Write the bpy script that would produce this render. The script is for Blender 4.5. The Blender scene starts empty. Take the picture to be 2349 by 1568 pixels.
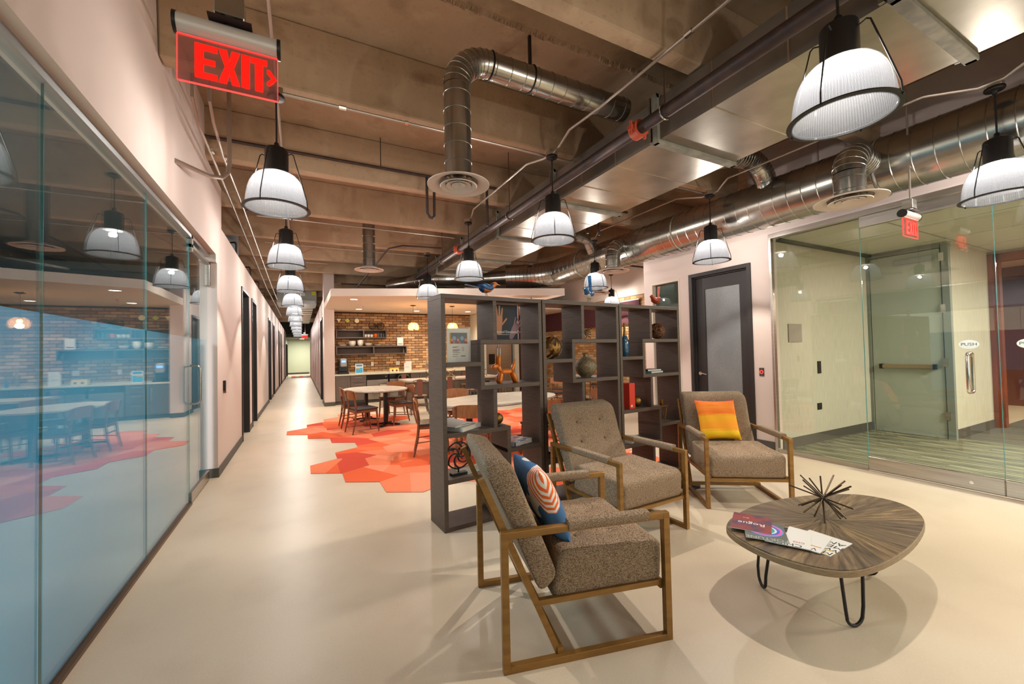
import bpy, bmesh, math, random
from mathutils import Vector, Matrix
random.seed(7)
SC = bpy.context.scene
COL = SC.collection
PI = math.pi

# ------------------------------------------------------------ camera, world, exposure
cam_d = bpy.data.cameras.new('camera'); cam = bpy.data.objects.new('camera', cam_d); COL.objects.link(cam)
yaw, pit, rol = 0.47822671, 0.0228206, -0.02174262
F = Vector((math.sin(yaw)*math.cos(pit), math.cos(yaw)*math.cos(pit), math.sin(pit)))
R0 = Vector((math.cos(yaw), -math.sin(yaw), 0)); U0 = R0.cross(F)
Rv = R0*math.cos(rol)+U0*math.sin(rol); Uv = -R0*math.sin(rol)+U0*math.cos(rol)
M = Matrix((Rv, Uv, -F)).transposed().to_4x4(); M.translation = Vector((0, 0, 1.5))
cam.matrix_world = M
cam_d.sensor_width = 36; cam_d.lens = 36*936/2349; cam_d.clip_start = .02; cam_d.clip_end = 200
SC.camera = cam
w = bpy.data.worlds.new('world'); SC.world = w; w.use_nodes = True
w.node_tree.nodes['Background'].inputs[0].default_value = (1, .955, .90, 1)
w.node_tree.nodes['Background'].inputs[1].default_value = 1.7
SC.view_settings.view_transform = 'Standard'; SC.view_settings.look = 'None'
SC.view_settings.gamma = 1; SC.view_settings.use_curve_mapping = False
SC.view_settings.exposure = 0.35
SC.cycles.use_denoising = True
SC.cycles.max_bounces = 7; SC.cycles.diffuse_bounces = 4; SC.cycles.glossy_bounces = 3
SC.cycles.transmission_bounces = 4; SC.cycles.transparent_max_bounces = 14
SC.cycles.caustics_reflective = False; SC.cycles.caustics_refractive = False
SC.cycles.sample_clamp_indirect = 6; SC.cycles.blur_glossy = .5
LAMP_W = 108.0

# ------------------------------------------------------------ materials
def lin(h):
    if not isinstance(h, str): return (*h, 1)
    v = [int(h[i:i+2], 16)/255 for i in (0, 2, 4)]
    return (*[(c/12.92 if c <= .04045 else ((c+.055)/1.055)**2.4) for c in v], 1)
MATS = {}
def mat(name, col, rough=.6, metal=0, col2=None, scale=(8, 8, 8), detail=3, bump=0, bscale=None, mixr=(.35, .65), emit=0, spec=.5, coat=0, coords='Object', aniso=0):
    if name in MATS: return MATS[name]
    m = bpy.data.materials.new(name); m.use_nodes = True; MATS[name] = m
    nt = m.node_tree; b = nt.nodes['Principled BSDF']
    b.inputs['Base Color'].default_value = lin(col); b.inputs['Roughness'].default_value = rough
    b.inputs['Metallic'].default_value = metal; b.inputs['Specular IOR Level'].default_value = spec
    b.inputs['Coat Weight'].default_value = coat; b.inputs['Anisotropic'].default_value = aniso
    m.diffuse_color = lin(col)
    if emit:
        b.inputs['Emission Color'].default_value = lin(col); b.inputs['Emission Strength'].default_value = emit
    if col2 or bump:
        tc = nt.nodes.new('ShaderNodeTexCoord'); mp = nt.nodes.new('ShaderNodeMapping'); mp.inputs['Scale'].default_value = scale
        nz = nt.nodes.new('ShaderNodeTexNoise'); nz.inputs['Scale'].default_value = 1; nz.inputs['Detail'].default_value = detail
        nt.links.new(tc.outputs[coords], mp.inputs[0]); nt.links.new(mp.outputs[0], nz.inputs['Vector'])
        if col2:
            cr = nt.nodes.new('ShaderNodeValToRGB'); cr.color_ramp.elements[0].position = mixr[0]; cr.color_ramp.elements[1].position = mixr[1]
            cr.color_ramp.elements[0].color = lin(col); cr.color_ramp.elements[1].color = lin(col2)
            nt.links.new(nz.outputs[0], cr.inputs[0]); nt.links.new(cr.outputs[0], b.inputs['Base Color'])
        if bump:
            bp = nt.nodes.new('ShaderNodeBump'); bp.inputs['Strength'].default_value = bump; bp.inputs['Distance'].default_value = .01
            src = nz
            if bscale:
                mp2 = nt.nodes.new('ShaderNodeMapping'); mp2.inputs['Scale'].default_value = bscale
                src = nt.nodes.new('ShaderNodeTexNoise'); src.inputs['Scale'].default_value = 1; src.inputs['Detail'].default_value = 2
                nt.links.new(tc.outputs[coords], mp2.inputs[0]); nt.links.new(mp2.outputs[0], src.inputs['Vector'])
            nt.links.new(src.outputs[0], bp.inputs['Height']); nt.links.new(bp.outputs[0], b.inputs['Normal'])
    return m
def layered(name, base, layers, rough=.85, bump=.2, rrange=None, metal=0):
    """concrete-like: several noise layers over a base; layers=[(scale3, detail, lo, hi, colour, strength)]"""
    m = bpy.data.materials.new(name); m.use_nodes = True; MATS[name] = m; nt = m.node_tree; b = nt.nodes['Principled BSDF']
    b.inputs['Roughness'].default_value = rough; b.inputs['Metallic'].default_value = metal
    tc = nt.nodes.new('ShaderNodeTexCoord'); cur = nt.nodes.new('ShaderNodeRGB'); cur.outputs[0].default_value = lin(base); out = cur.outputs[0]
    last = None
    for (s3, det, lo, hi, c, st) in layers:
        mp = nt.nodes.new('ShaderNodeMapping'); mp.inputs['Scale'].default_value = s3
        nz = nt.nodes.new('ShaderNodeTexNoise'); nz.inputs['Scale'].default_value = 1; nz.inputs['Detail'].default_value = det
        nt.links.new(tc.outputs['Object'], mp.inputs[0]); nt.links.new(mp.outputs[0], nz.inputs['Vector'])
        mr = nt.nodes.new('ShaderNodeMapRange'); mr.inputs['From Min'].default_value = lo; mr.inputs['From Max'].default_value = hi; mr.inputs['To Max'].default_value = st
        nt.links.new(nz.outputs[0], mr.inputs[0])
        mx = nt.nodes.new('ShaderNodeMix'); mx.data_type = 'RGBA'; mx.inputs['B'].default_value = lin(c)
        nt.links.new(mr.outputs[0], mx.inputs['Factor']); nt.links.new(out, mx.inputs['A']); out = mx.outputs['Result']; last = nz
    nt.links.new(out, b.inputs['Base Color'])
    if bump:
        bp = nt.nodes.new('ShaderNodeBump'); bp.inputs['Strength'].default_value = bump; bp.inputs['Distance'].default_value = .01
        nt.links.new(last.outputs[0], bp.inputs['Height']); nt.links.new(bp.outputs[0], b.inputs['Normal'])
    return m
def schlick(nt, f0=.045):
    g = nt.nodes.new('ShaderNodeNewGeometry'); d = nt.nodes.new('ShaderNodeVectorMath'); d.operation = 'DOT_PRODUCT'
    nt.links.new(g.outputs['Incoming'], d.inputs[0]); nt.links.new(g.outputs['Normal'], d.inputs[1]); cur = d.outputs['Value']
    for op, v in (('ABSOLUTE', 0), ('SUBTRACT', 1), ('POWER', 5), ('MULTIPLY_ADD', 1-f0)):
        n = nt.nodes.new('ShaderNodeMath'); n.operation = op
        if op == 'SUBTRACT': n.inputs[0].default_value = 1; nt.links.new(cur, n.inputs[1])
        else:
            nt.links.new(cur, n.inputs[0]); n.inputs[1].default_value = v
            if op == 'MULTIPLY_ADD': n.inputs[2].default_value = f0
        cur = n.outputs[0]
    return cur
def glassmat(name, tint, tintmix=0.0, haze=None, rough=0, f0=.045):
    """thin architectural glass: fresnel reflection over clear (or partly frosted) transmission"""
    m = bpy.data.materials.new(name); m.use_nodes = True; MATS[name] = m; nt = m.node_tree; nt.nodes.clear()
    o = nt.nodes.new('ShaderNodeOutputMaterial'); tr = nt.nodes.new('ShaderNodeBsdfTransparent'); tr.inputs[0].default_value = lin(tint)
    gl = nt.nodes.new('ShaderNodeBsdfGlossy'); gl.inputs['Roughness'].default_value = rough; gl.inputs[0].default_value = (1, 1, 1, 1)
    fr = schlick(nt, f0)
    mx = nt.nodes.new('ShaderNodeMixShader'); base = tr.outputs[0]
    if haze:
        df = nt.nodes.new('ShaderNodeBsdfTranslucent'); df.inputs[0].default_value = lin(haze[0]); d2 = nt.nodes.new('ShaderNodeBsdfDiffuse'); d2.inputs[0].default_value = lin(haze[0])
        m0 = nt.nodes.new('ShaderNodeMixShader'); m0.inputs[0].default_value = haze[2]; nt.links.new(df.outputs[0], m0.inputs[1]); nt.links.new(d2.outputs[0], m0.inputs[2])
        m1 = nt.nodes.new('ShaderNodeMixShader'); m1.inputs[0].default_value = haze[1]; nt.links.new(tr.outputs[0], m1.inputs[1]); nt.links.new(m0.outputs[0], m1.inputs[2]); base = m1.outputs[0]
    nt.links.new(fr, mx.inputs[0]); nt.links.new(base, mx.inputs[1]); nt.links.new(gl.outputs[0], mx.inputs[2]); nt.links.new(mx.outputs[0], o.inputs[0])
    m.diffuse_color = (.7, .85, .85, .3)
    return m
FLOOR = layered('polished concrete', 'C8B69D', [((.5, .5, .5), 4, .35, .7, 'D6C6B2', .8), ((2.2, 2.2, 2.2), 5, .5, .75, 'B9A690', .5), ((90, 90, 90), 2, .45, .7, 'D3C8B6', .35)], rough=.36, bump=.02)
CONC = layered('raw concrete', 'B79C80', [((.7, .7, .9), 5, .4, .65, '9A7B5E', .75), ((2.6, 2.6, 3.5), 6, .55, .72, '7E6146', .6), ((5, 5, 1.2), 4, .55, .75, 'C4AA8C', .5), ((30, 30, 30), 2, .6, .8, '8C6E52', .4)], rough=.9, bump=.35)
WHITE = mat('white wall paint', 'D4C3BB', .75, bump=.04, scale=(60, 60, 60))
WHITE2 = mat('warm ceiling paint', 'E6D6C8', .8, bump=.03, scale=(60, 60, 60))
GREENW = mat('pale green wall', 'B9BFA4', .75, bump=.03, scale=(60, 60, 60))
BEIGE = mat('vinyl wallcovering', 'C0BAA9', .7, 0, 'B5AF9C', (60, 60, 5), bump=.1)
BASEB = mat('grey rubber base', '4C4842', .55, bump=.05, scale=(20, 20, 20))
BLACK = mat('black painted wood', '241F1E', .45, bump=.03, scale=(60, 60, 8))
BLKM = mat('black metal', '1A1716', .42, .2, bump=.03, scale=(80, 80, 80))
STEEL = mat('brushed stainless', 'A9A39B', .28, 1, 'BCB6AE', (2, 2, 120), bump=.04)
ALUM = mat('aluminium frame', 'A9ADAE', .4, .9, bump=.03, scale=(5, 5, 90))
GALV = mat('galvanised sheet', 'A79C8B', .3, .92, 'BFB5A4', (3, 3, 3), detail=5, bump=.05, bscale=(1.2, 1.2, 1.2))
GALVD = mat('galvanised spiral', '9B978E', .24, .95, 'B1ADA5', (3, 3, 3), detail=4, bump=.05, bscale=(2, 2, 2))
GALVSIDE = mat('dull duct side', '857A6E', .45, .6, '6C6660', (2, 2, 2), detail=6, bump=.1)  # darker, duller sheet for the duct's side faces
SEAL = mat('duct sealant', '6E6A60', .7, .1, '8A8474', (9, 9, 9), bump=.3)
CONDUIT = mat('conduit steel', 'A99D92', .35, .8, bump=.03, scale=(30, 30, 30))
PIPE = mat('iron pipe', '3A3030', .5, .4, '4C3A34', (12, 12, 12), bump=.1)
RUSTO = mat('orange coupling', 'B0472A', .5, bump=.1, scale=(40, 40, 40))
SHELFM = mat('dark ash veneer', '5A493E', .48, 0, '4B3C33', (5, 5, 90), bump=.05)
BRONZE = mat('aged bronze', '98703A', .38, .45, '85602F', (6, 6, 30), bump=.03)
FABRIC = mat('tweed', 'B39C84', .95, 0, '6A5542', (160, 160, 420), detail=2, mixr=(.38, .62), bump=.5, spec=.1)
WALNUT = mat('walnut', '8A5330', .45, 0, '6E3E22', (6, 6, 60), bump=.05)
WALNUT2 = mat('light walnut ply', 'A5683A', .4, 0, '8C5530', (8, 50, 8), bump=.04)
VINYL = mat('black vinyl', '2B2928', .38, bump=.05, scale=(60, 60, 60))
TOPW = mat('whitewashed wood', 'CBBFAE', .45, 0, 'A89A88', (3, 28, 5), detail=5, bump=.05)
CAB = mat('taupe laminate', '6B5F57', .5, 0, '60554E', (3, 3, 60), bump=.03)
COUNTER = mat('quartz counter', 'D3CDB9', .25, bump=.01, scale=(60, 60, 60))
PAPER = mat('white paper', 'DFDCD6', .6)
INK = mat('dark ink', '33312F', .6)
BRASS = mat('satin brass', '94713C', .4, .8, '7A5B30', (12, 12, 12), bump=.05)
CHROME = mat('polished steel', 'D8D4CE', .12, 1)
SHADE = None
GLASSL = glassmat('clear glass left', 'F0F6F6')
GLASSR = glassmat('clear glass right', 'F6F8F2')
FILM = glassmat('blue frosted film', 'BFE0EA', haze=('86D0EE', .95, .75), f0=.01)
FROST = glassmat('frosted door glass', '9FA4A4', haze=('7E8788', .9, .6))
GEDGE = mat('glass edge', '3F8E90', .2, bump=0)

# ------------------------------------------------------------ mesh builder
class MB:
    def __init__(s): s.v = []; s.f = []; s.m = []; s.mi = 0; s.T = None
    def add(s, vs, fs):
        n = len(s.v)
        for p in vs:
            p = Vector(p); s.v.append(tuple(s.T @ p) if s.T else tuple(p))
        for f in fs: s.f.append([i+n for i in f]); s.m.append(s.mi)
        return s
    def box(s, x0, x1, y0, y1, z0, z1):
        x0, x1 = sorted((x0, x1)); y0, y1 = sorted((y0, y1)); z0, z1 = sorted((z0, z1))
        return s.add([(x0, y0, z0), (x1, y0, z0), (x1, y1, z0), (x0, y1, z0), (x0, y0, z1), (x1, y0, z1), (x1, y1, z1), (x0, y1, z1)],
                     [(0, 3, 2, 1), (4, 5, 6, 7), (0, 1, 5, 4), (1, 2, 6, 5), (2, 3, 7, 6), (3, 0, 4, 7)])
    def prism(s, poly, z0, z1):
        n = len(poly); a = sum(poly[i][0]*poly[(i+1) % n][1]-poly[(i+1) % n][0]*poly[i][1] for i in range(n))
        if a < 0: poly = poly[::-1]
        return s.add([(x, y, z0) for x, y in poly]+[(x, y, z1) for x, y in poly],
                     [tuple(range(n-1, -1, -1)), tuple(range(n, 2*n))]+[(i, (i+1) % n, n+(i+1) % n, n+i) for i in range(n)])
    def prof(s, poly, y0, y1):   # polygon in x,z extruded along y
        n = len(poly); a = sum(poly[i][0]*poly[(i+1) % n][1]-poly[(i+1) % n][0]*poly[i][1] for i in range(n))
        if a < 0: poly = poly[::-1]
        return s.add([(x, y0, z) for x, z in poly]+[(x, y1, z) for x, z in poly],
                     [tuple(range(n)), tuple(range(2*n-1, n-1, -1))]+[(n+i, n+(i+1) % n, (i+1) % n, i) for i in range(n)])
    def bar(s, p, q, w, h=None, up=(0, 0, 1)):
        h = h or w; p = Vector(p); q = Vector(q); d = (q-p).normalized(); u = Vector(up)
        if abs(d.dot(u)) > .98: u = Vector((1, 0, 0))
        a = d.cross(u).normalized()*w/2; b = a.cross(d).normalized()*h/2
        vs = [p-a-b, p+a-b, p+a+b, p-a+b, q-a-b, q+a-b, q+a+b, q-a+b]
        return s.add(vs, [(0, 1, 2, 3), (7, 6, 5, 4), (4, 5, 1, 0), (5, 6, 2, 1), (6, 7, 3, 2), (7, 4, 0, 3)])
    def tube(s, pts, r, n=8, cap=True, closed=False):
        pts = [Vector(p) for p in pts]; N = len(pts); rr = r if isinstance(r, (list, tuple)) else [r]*N
        rings = []; ref = None
        for i, p in enumerate(pts):
            if closed: d = (pts[(i+1) % N]-pts[i-1]).normalized()
            else: d = ((pts[min(i+1, N-1)]-p).normalized()+(p-pts[max(i-1, 0)]).normalized()).normalized()
            if ref is None:
                ref = Vector((0, 0, 1)) if abs(d.z) < .9 else Vector((1, 0, 0))
            a = (ref-d*ref.dot(d)).normalized(); ref = a; b = d.cross(a)
            rings.append([p+(a*math.cos(2*PI*k/n)+b*math.sin(2*PI*k/n))*rr[i] for k in range(n)])
        vs = [v for r_ in rings for v in r_]; fs = []
        for i in range(N if closed else N-1):
            j = (i+1) % N
            for k in range(n): fs.append((i*n+k, i*n+(k+1) % n, j*n+(k+1) % n, j*n+k))
        if cap and not closed: fs += [tuple(range(n-1, -1, -1)), tuple((N-1)*n+k for k in range(n))]
        return s.add(vs, fs)
    def lathe(s, prof, n=24, cx=0, cy=0, cz=0, cap=True, sx=1, sy=1):
        vs = []; fs = []
        for r, z in prof:
            for k in range(n): vs.append((cx+r*sx*math.cos(2*PI*k/n), cy+r*sy*math.sin(2*PI*k/n), cz+z))
        for i in range(len(prof)-1):
            for k in range(n): fs.append((i*n+k, i*n+(k+1) % n, (i+1)*n+(k+1) % n, (i+1)*n+k))
        if cap:
            fs.append(tuple(range(n-1, -1, -1))); fs.append(tuple((len(prof)-1)*n+k for k in range(n)))
        return s.add(vs, fs)
    def ell(s, c, r, n=16, m=10, rot=None):
        vs = []; fs = []; rx, ry, rz = r if isinstance(r, (tuple, list)) else (r, r, r)
        for i in range(m+1):
            t = PI*i/m
            for k in range(n):
                p = Vector((rx*math.sin(t)*math.cos(2*PI*k/n), ry*math.sin(t)*math.sin(2*PI*k/n), -rz*math.cos(t)))
                if rot: p = rot @ p
                vs.append(p+Vector(c))
        for i in range(m):
            for k in range(n): fs.append((i*n+k, i*n+(k+1) % n, (i+1)*n+(k+1) % n, (i+1)*n+k))
        return s.add(vs, fs)
    def mesh(s, name, mats, smooth=False, bevel=0, segs=2):
        me = bpy.data.meshes.new(name); me.from_pydata(s.v, [], s.f)
        if not isinstance(mats, (list, tuple)): mats = [mats]
        for m in mats: me.materials.append(m)
        if len(mats) > 1: me.polygons.foreach_set('material_index', s.m)
        bm = bmesh.new(); bm.from_mesh(me); bmesh.ops.remove_doubles(bm, verts=bm.verts, dist=1e-5)
        if bevel:
            es = [e for e in bm.edges if len(e.link_faces) == 2 and e.calc_face_angle(0) > .5]
            bmesh.ops.bevel(bm, geom=es, offset=bevel, segments=segs, profile=.5, affect='EDGES', clamp_overlap=True)
        bmesh.ops.recalc_face_normals(bm, faces=bm.faces); bm.to_mesh(me); bm.free()
        if smooth:
            me.polygons.foreach_set('use_smooth', [True]*len(me.polygons))
            try: me.set_sharp_from_angle(angle=math.radians(smooth if smooth > 1 else 40))
            except Exception: pass
        return me
    def obj(s, name, mats, parent=None, smooth=False, bevel=0, segs=2, loc=None, rz=None):
        o = bpy.data.objects.new(name, s.mesh(name, mats, smooth, bevel, segs)); COL.objects.link(o)
        if parent: o.parent = parent
        if loc: o.location = loc
        if rz is not None: o.rotation_euler = (0, 0, rz)
        return o
def inst(o, parent=None, loc=None, rot=None, name=None):
    c = o.copy(); COL.objects.link(c); c.parent = parent
    if loc is not None: c.location = loc
    if rot is not None: c.rotation_euler = rot
    return c
def thing(name, label, cat, loc=(0, 0, 0), rz=0, group=None):
    o = bpy.data.objects.new(name, None); COL.objects.link(o); o.location = loc; o.rotation_euler = (0, 0, rz)
    o.empty_display_size = .1
    o['label'] = label; o['category'] = cat
    if group: o['group'] = group
    return o
def tag(o, label, cat, group=None):
    o['label'] = label; o['category'] = cat
    if group: o['group'] = group
    return o
def kids(o): return [c for c in o.children]
def dup(root, loc, rz, label=None, group=None):
    bpy_children = list(root.children)
    r = root.copy(); COL.objects.link(r); r.location = loc; r.rotation_euler = (0, 0, rz)
    if label: r['label'] = label
    if group: r['group'] = group
    for ch in bpy_children:
        c = ch.copy(); COL.objects.link(c); c.parent = r
        for g in list(ch.children):
            d = g.copy(); COL.objects.link(d); d.parent = c
    return r
def struct(name, mb, m, label=None, parent=None, **k):
    o = mb.obj(name, m, parent, **k)
    if parent is None: o['kind'] = 'structure'
    if label: o['label'] = label
    return o
def sempty(name, label=None, loc=(0, 0, 0), rz=0):
    o = bpy.data.objects.new(name, None); COL.objects.link(o); o.location = loc; o.rotation_euler = (0, 0, rz); o['kind'] = 'structure'
    if label: o['label'] = label
    return o
def text(name, body, size, m, parent, mat4, depth=.0006, align='CENTER', sx=1):
    cu = bpy.data.curves.new(name, 'FONT'); cu.body = body; cu.size = size; cu.align_x = align; cu.align_y = 'CENTER'; cu.extrude = depth; cu.resolution_u = 2
    t = bpy.data.objects.new(name, cu); COL.objects.link(t)
    dg = bpy.context.evaluated_depsgraph_get(); me = bpy.data.meshes.new_from_object(t.evaluated_get(dg)); bpy.data.objects.remove(t)
    me.materials.clear(); me.materials.append(m)
    o = bpy.data.objects.new(name, me); COL.objects.link(o); o.parent = parent
    o.matrix_local = mat4 @ Matrix.Diagonal((sx, 1, 1, 1))
    return o
def frame4(o, x, y):   # matrix with origin o, text axis x, up axis y
    x = Vector(x).normalized(); y = Vector(y).normalized(); z = x.cross(y)
    m = Matrix((x, y, z)).transposed().to_4x4(); m.translation = Vector(o); return m
def arc(c, r, a0, a1, n, plane='xz'):
    out = []
    for i in range(n+1):
        a = a0+(a1-a0)*i/n; u, v = r*math.cos(a), r*math.sin(a)
        out.append((c[0]+u, c[1], c[2]+v) if plane == 'xz' else (c[0]+u, c[1]+v, c[2]) if plane == 'xy' else (c[0], c[1]+u, c[2]+v))
    return out

# ------------------------------------------------------------ structure: floor, ceiling
ZS, ZB = 4.33, 3.78          # slab underside, stem underside
YB = [-2.84, -1.15, .54, 2.23, 3.95, 5.67, 7.36, 9.05, 10.74, 12.35]
struct('floor', MB().box(-5.1, 15.5, -4, 45, -.12, 0), FLOOR, 'polished beige concrete floor')
ce = struct('ceiling', MB().box(-5.1, 15.5, -4, 45, ZS, ZS+.15), CONC, 'raw brown concrete ceiling slab')
for i, y in enumerate(YB+[14.1, 15.8, 17.5, 19.2, 20.9, 24.3, 27.7, 31]):
    x0 = -.93 if y < 5 else -5.0
    x1 = 8.9 if y > 4.5 else 5.95
    MB().add([(x0, y-.07, ZB), (x1, y-.07, ZB), (x1, y+.07, ZB), (x0, y+.07, ZB), (x0, y-.12, ZS), (x1, y-.12, ZS), (x1, y+.12, ZS), (x0, y+.12, ZS)],
             [(0, 3, 2, 1), (4, 5, 6, 7), (0, 1, 5, 4), (1, 2, 6, 5), (2, 3, 7, 6), (3, 0, 4, 7)]).obj('concrete_beam', CONC, ce, bevel=.012, segs=1)
# ragged mortar bead squeezed through the slab joint
mb = MB(); rj = random.Random(3)
x = -.9
while x < 5.8:
    wv = rj.uniform(.02, .05); h = rj.uniform(.012, .045); yy = 3.05+rj.uniform(-.012, .012)
    mb.add([(x, yy-.035, ZS), (x+wv, yy-.03, ZS), (x+wv, yy+.03, ZS), (x, yy+.035, ZS), (x+wv*.5, yy, ZS-h)], [(0, 1, 4), (1, 2, 4), (2, 3, 4), (3, 0, 4)])
    x += wv*.8
mb.obj('mortar_seam', CONC, ce)

# ------------------------------------------------------------ left wall
XL, XG = -.935, -1.03
JY = 6.30
mb = MB()
mb.box(-1.12, XL, -4, 5.70, 2.80, ZS)          # above the glass
mb.box(-1.12, XL, 5.70, JY, 2.80, 3.78)
mb.box(-1.12, XL, JY, 6.64, 0, 3.78)
doorsL = [(8.66, 9.77), (10.36, 11.34), (15.45, 16.6), (17.8, 18.9), (22.3, 23.3), (24.6, 25.6), (30.2, 31.2)]
y = 6.64
for a, b in doorsL:
    mb.box(-1.12, XL, y, a, 0, 3.23); mb.box(-1.12, XL, a, b, 2.77, 3.23); y = b
mb.box(-1.12, XL, y, 33.2, 0, 3.23)
struct('wall_left', mb, WHITE, 'long white corridor wall with black doors')
mb = MB(); y = JY
for a, b in doorsL: mb.box(XL, XL+.012, y, a, 0, .115); y = b
mb.box(XL, XL+.012, y, 33.2, 0, .115); mb.box(-1.05, XL+.012, JY-.012, JY, 0, .115)
struct('baseboard_left', mb, BASEB, 'dark grey rubber base of the corridor wall')
def black_door(name, label, y0, y1, xw, z1, side, knob_hi=True):
    """flush door in a wall x=xw; side=+1 when the room we see is on +x"""
    d = sempty(name, label, (xw, y0, 0)); w_ = y1-y0
    f = MB(); s = side
    f.box(-.16*s, .02*s, -.0, .06, 0, z1); f.box(-.16*s, .02*s, w_-.06, w_, 0, z1); f.box(-.16*s, .02*s, .06, w_-.06, z1-.06, z1)
    f.obj('door_frame', BLACK, d, bevel=.004, segs=1)
    lf = MB().box(-.14*s, -.10*s, .065, w_-.065, .01, z1-.065).obj('door_leaf', BLACK, d)
    h = MB(); yk = .14 if knob_hi else w_-.14
    h.tube([(-.10*s, yk, 1.05), (-.04*s, yk, 1.05)], .028, 12); h.tube([(-.045*s, yk, 1.05), (-.045*s, yk+(.12 if knob_hi else -.12), 1.05)], .011, 8)
    h.obj('door_handle', CHROME, lf, smooth=True)
    return d
for i, (a, b) in enumerate(doorsL):
    black_door('door_%d' % (i+2), 'black flush door in the corridor wall', a, b, XL, 2.77, 1, knob_hi=(i % 2 == 0))

# left glass partition
gp = sempty('window_1', 'frameless glass partition with blue frosted film on its lower part')
MB().box(XG-.03, XG+.03, -4, 5.28, 2.755, 2.80).obj('top_rail', ALUM, gp)
MB().box(XG-.03, XG+.03, -4, 5.28, 0, .022).obj('bottom_channel', mat('bronze channel', '6E5540', .4, .7), gp)
ys = [-4, -2.9, -1.52, -.15, 1.22, 2.59, 3.98, 5.28]
for a, b in zip(ys[:-1], ys[1:]):
    MB().box(XG-.006, XG+.006, a+.003, b-.003, .022, 2.757).obj('glass_pane', GLASSL, gp)
    MB().box(XG-.0095, XG-.0075, a+.003, b-.003, .022, 1.72).obj('frosted_film', FILM, gp)
    MB().box(XG-.005, XG+.005, b-.0029, b-.0005, .022, 2.757).obj('glass_edge', GEDGE, gp)
gd = sempty('door_1', 'frameless glass door with a steel bottom rail and loop pull')
MB().box(XG-.006, XG+.006, 5.30, 6.22, .12, 2.67).obj('glass_pane', GLASSL, gd)
MB().box(XG-.0095, XG-.0075, 5.30, 6.22, .12, 1.72).obj('frosted_film', FILM, gd)
MB().box(XG-.005, XG+.005, 5.296, 5.2995, .12, 2.67).obj('glass_edge', GEDGE, gd)
MB().box(XG-.022, XG+.022, 5.30, 6.22, .012, .12).obj('bottom_rail', STEEL, gd, bevel=.003, segs=1)
mb = MB(); mb.box(XG-.022, XG+.03, 5.30, 6.27, 2.66, 2.70); mb.box(XG-.022, XG+.03, 6.22, 6.29, 2.4, 2.70); mb.box(XG-.022, XG+.03, 5.30, 5.36, 2.62, 2.79); mb.box(XG-.022, XG+.03, 5.30, 6.29, 2.755, 2.80)
mb.obj('head_rail', STEEL, gd, bevel=.003, segs=1)
for sx in (1, -1):
    c = .055*sx; p0, p1 = 1.02, 1.42; yy = 5.40
    pts = [(XG, yy, p0), (XG+c*.7, yy, p0)]+[(XG+c*.7+.04*sx*math.sin(t), yy, p0+.04-.04*math.cos(t)) for t in (.5, 1, 1.57)]
    pts += [(XG+c*.7+.04*sx*math.sin(t), yy, p1-.04+.04*math.cos(t)) for t in (1.57, 1, .5)]+[(XG+c*.7, yy, p1), (XG, yy, p1)]
    MB().tube(pts, .011, 10).obj('door_handle', STEEL, gd, smooth=True)
MB().box(XG-.06, XL, 6.22, JY, 2.70, 2.80).obj('head_block', WHITE, gd)

# room behind the left glass
mb = MB(); mb.box(-5.1, -4.95, -4, 2.0, 0, ZS); mb.box(-5.1, -4.95, 7.5, 12.5, 0, ZS); mb.box(-5.1, -4.95, 2.0, 7.5, 0, .9); mb.box(-5.1, -4.95, 2.0, 7.5, 2.45, ZS)
struct('wall_left_room', mb, mat('room paint', '8F9BA0', .8), 'grey blue outer wall of the left room')
mb = MB(); mb.box(-4.95, -1.12, 9.9, 10.0, 0, ZS)
struct('wall_left_room_back', mb, mat('room paint', '8F9BA0'), 'end wall of the left room')
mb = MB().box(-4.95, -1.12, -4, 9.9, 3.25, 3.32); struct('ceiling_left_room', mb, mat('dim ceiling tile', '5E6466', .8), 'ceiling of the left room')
wf = sempty('window_2', 'daylight window of the left room')
mb = MB(); mb.box(-5.05, -5.0, 2.0, 7.5, .9, .95); mb.box(-5.05, -5.0, 2.0, 7.5, 2.40, 2.45)
for yy in (2.0, 3.8, 5.6, 7.45): mb.box(-5.05, -5.0, yy, yy+.05, .95, 2.4)
mb.obj('window_frame', ALUM, wf)
MB().box(-5.03, -5.02, 2.0, 7.5, .95, 2.4).obj('glass_pane', GLASSR, wf)
t = thing('storage_cabinet', 'weathered brown wood cabinet behind the upper left glass', 'cabinet', (-3.9, 7.3, 0))
MB().box(-.75, .75, -.35, .35, .08, 2.20).obj('body', mat('distressed wood', '9B7B60', .7, 0, '5F4532', (3, 3, 8), detail=6, bump=.2), t, bevel=.01)
for sx in (-1, 1): MB().box(.375*sx-.36, .375*sx+.36, -.375, -.35, .12, 2.16).obj('door', mat('distressed wood', '9B7B60'), t, bevel=.004)
MB().box(-.7, .7, -.3, .3, 0, .08).obj('plinth', BLACK, t)

# ------------------------------------------------------------ corridor right side and far end
mb = MB()
mb.box(.62, .90, 13.2, 13.9, 0, ZS)                  # column block
mb.box(.62, .76, 13.9, 14.05, 0, 3.23); mb.box(.62, .76, 14.05, 15.5, 2.70, 3.23); mb.box(.62, .76, 15.5, 34, 0, 3.23)
struct('wall_right_corridor', mb, WHITE, 'white corridor wall ending in a column at the kitchen')
mb = MB(); mb.box(.608, .62, 13.19, 14.05, 0, .115); mb.box(.608, .90, 13.188, 13.2, 0, .115); mb.box(.608, .62, 15.5, 34, 0, .115)
struct('baseboard_right', mb, BASEB, 'dark grey rubber base of the column and corridor wall')
black_door('door_10', 'black flush door beside the kitchen column', 14.08, 15.48, .62, 2.70, -1)
mb = MB(); mb.box(-.935, .62, 38.0, 38.15, 0, 3.3); mb.box(.62, 4.5, 38.0, 38.15, 0, 3.3)
mb.box(-2.6, -.935, 37, 37.15, 0, 3.3)
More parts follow.
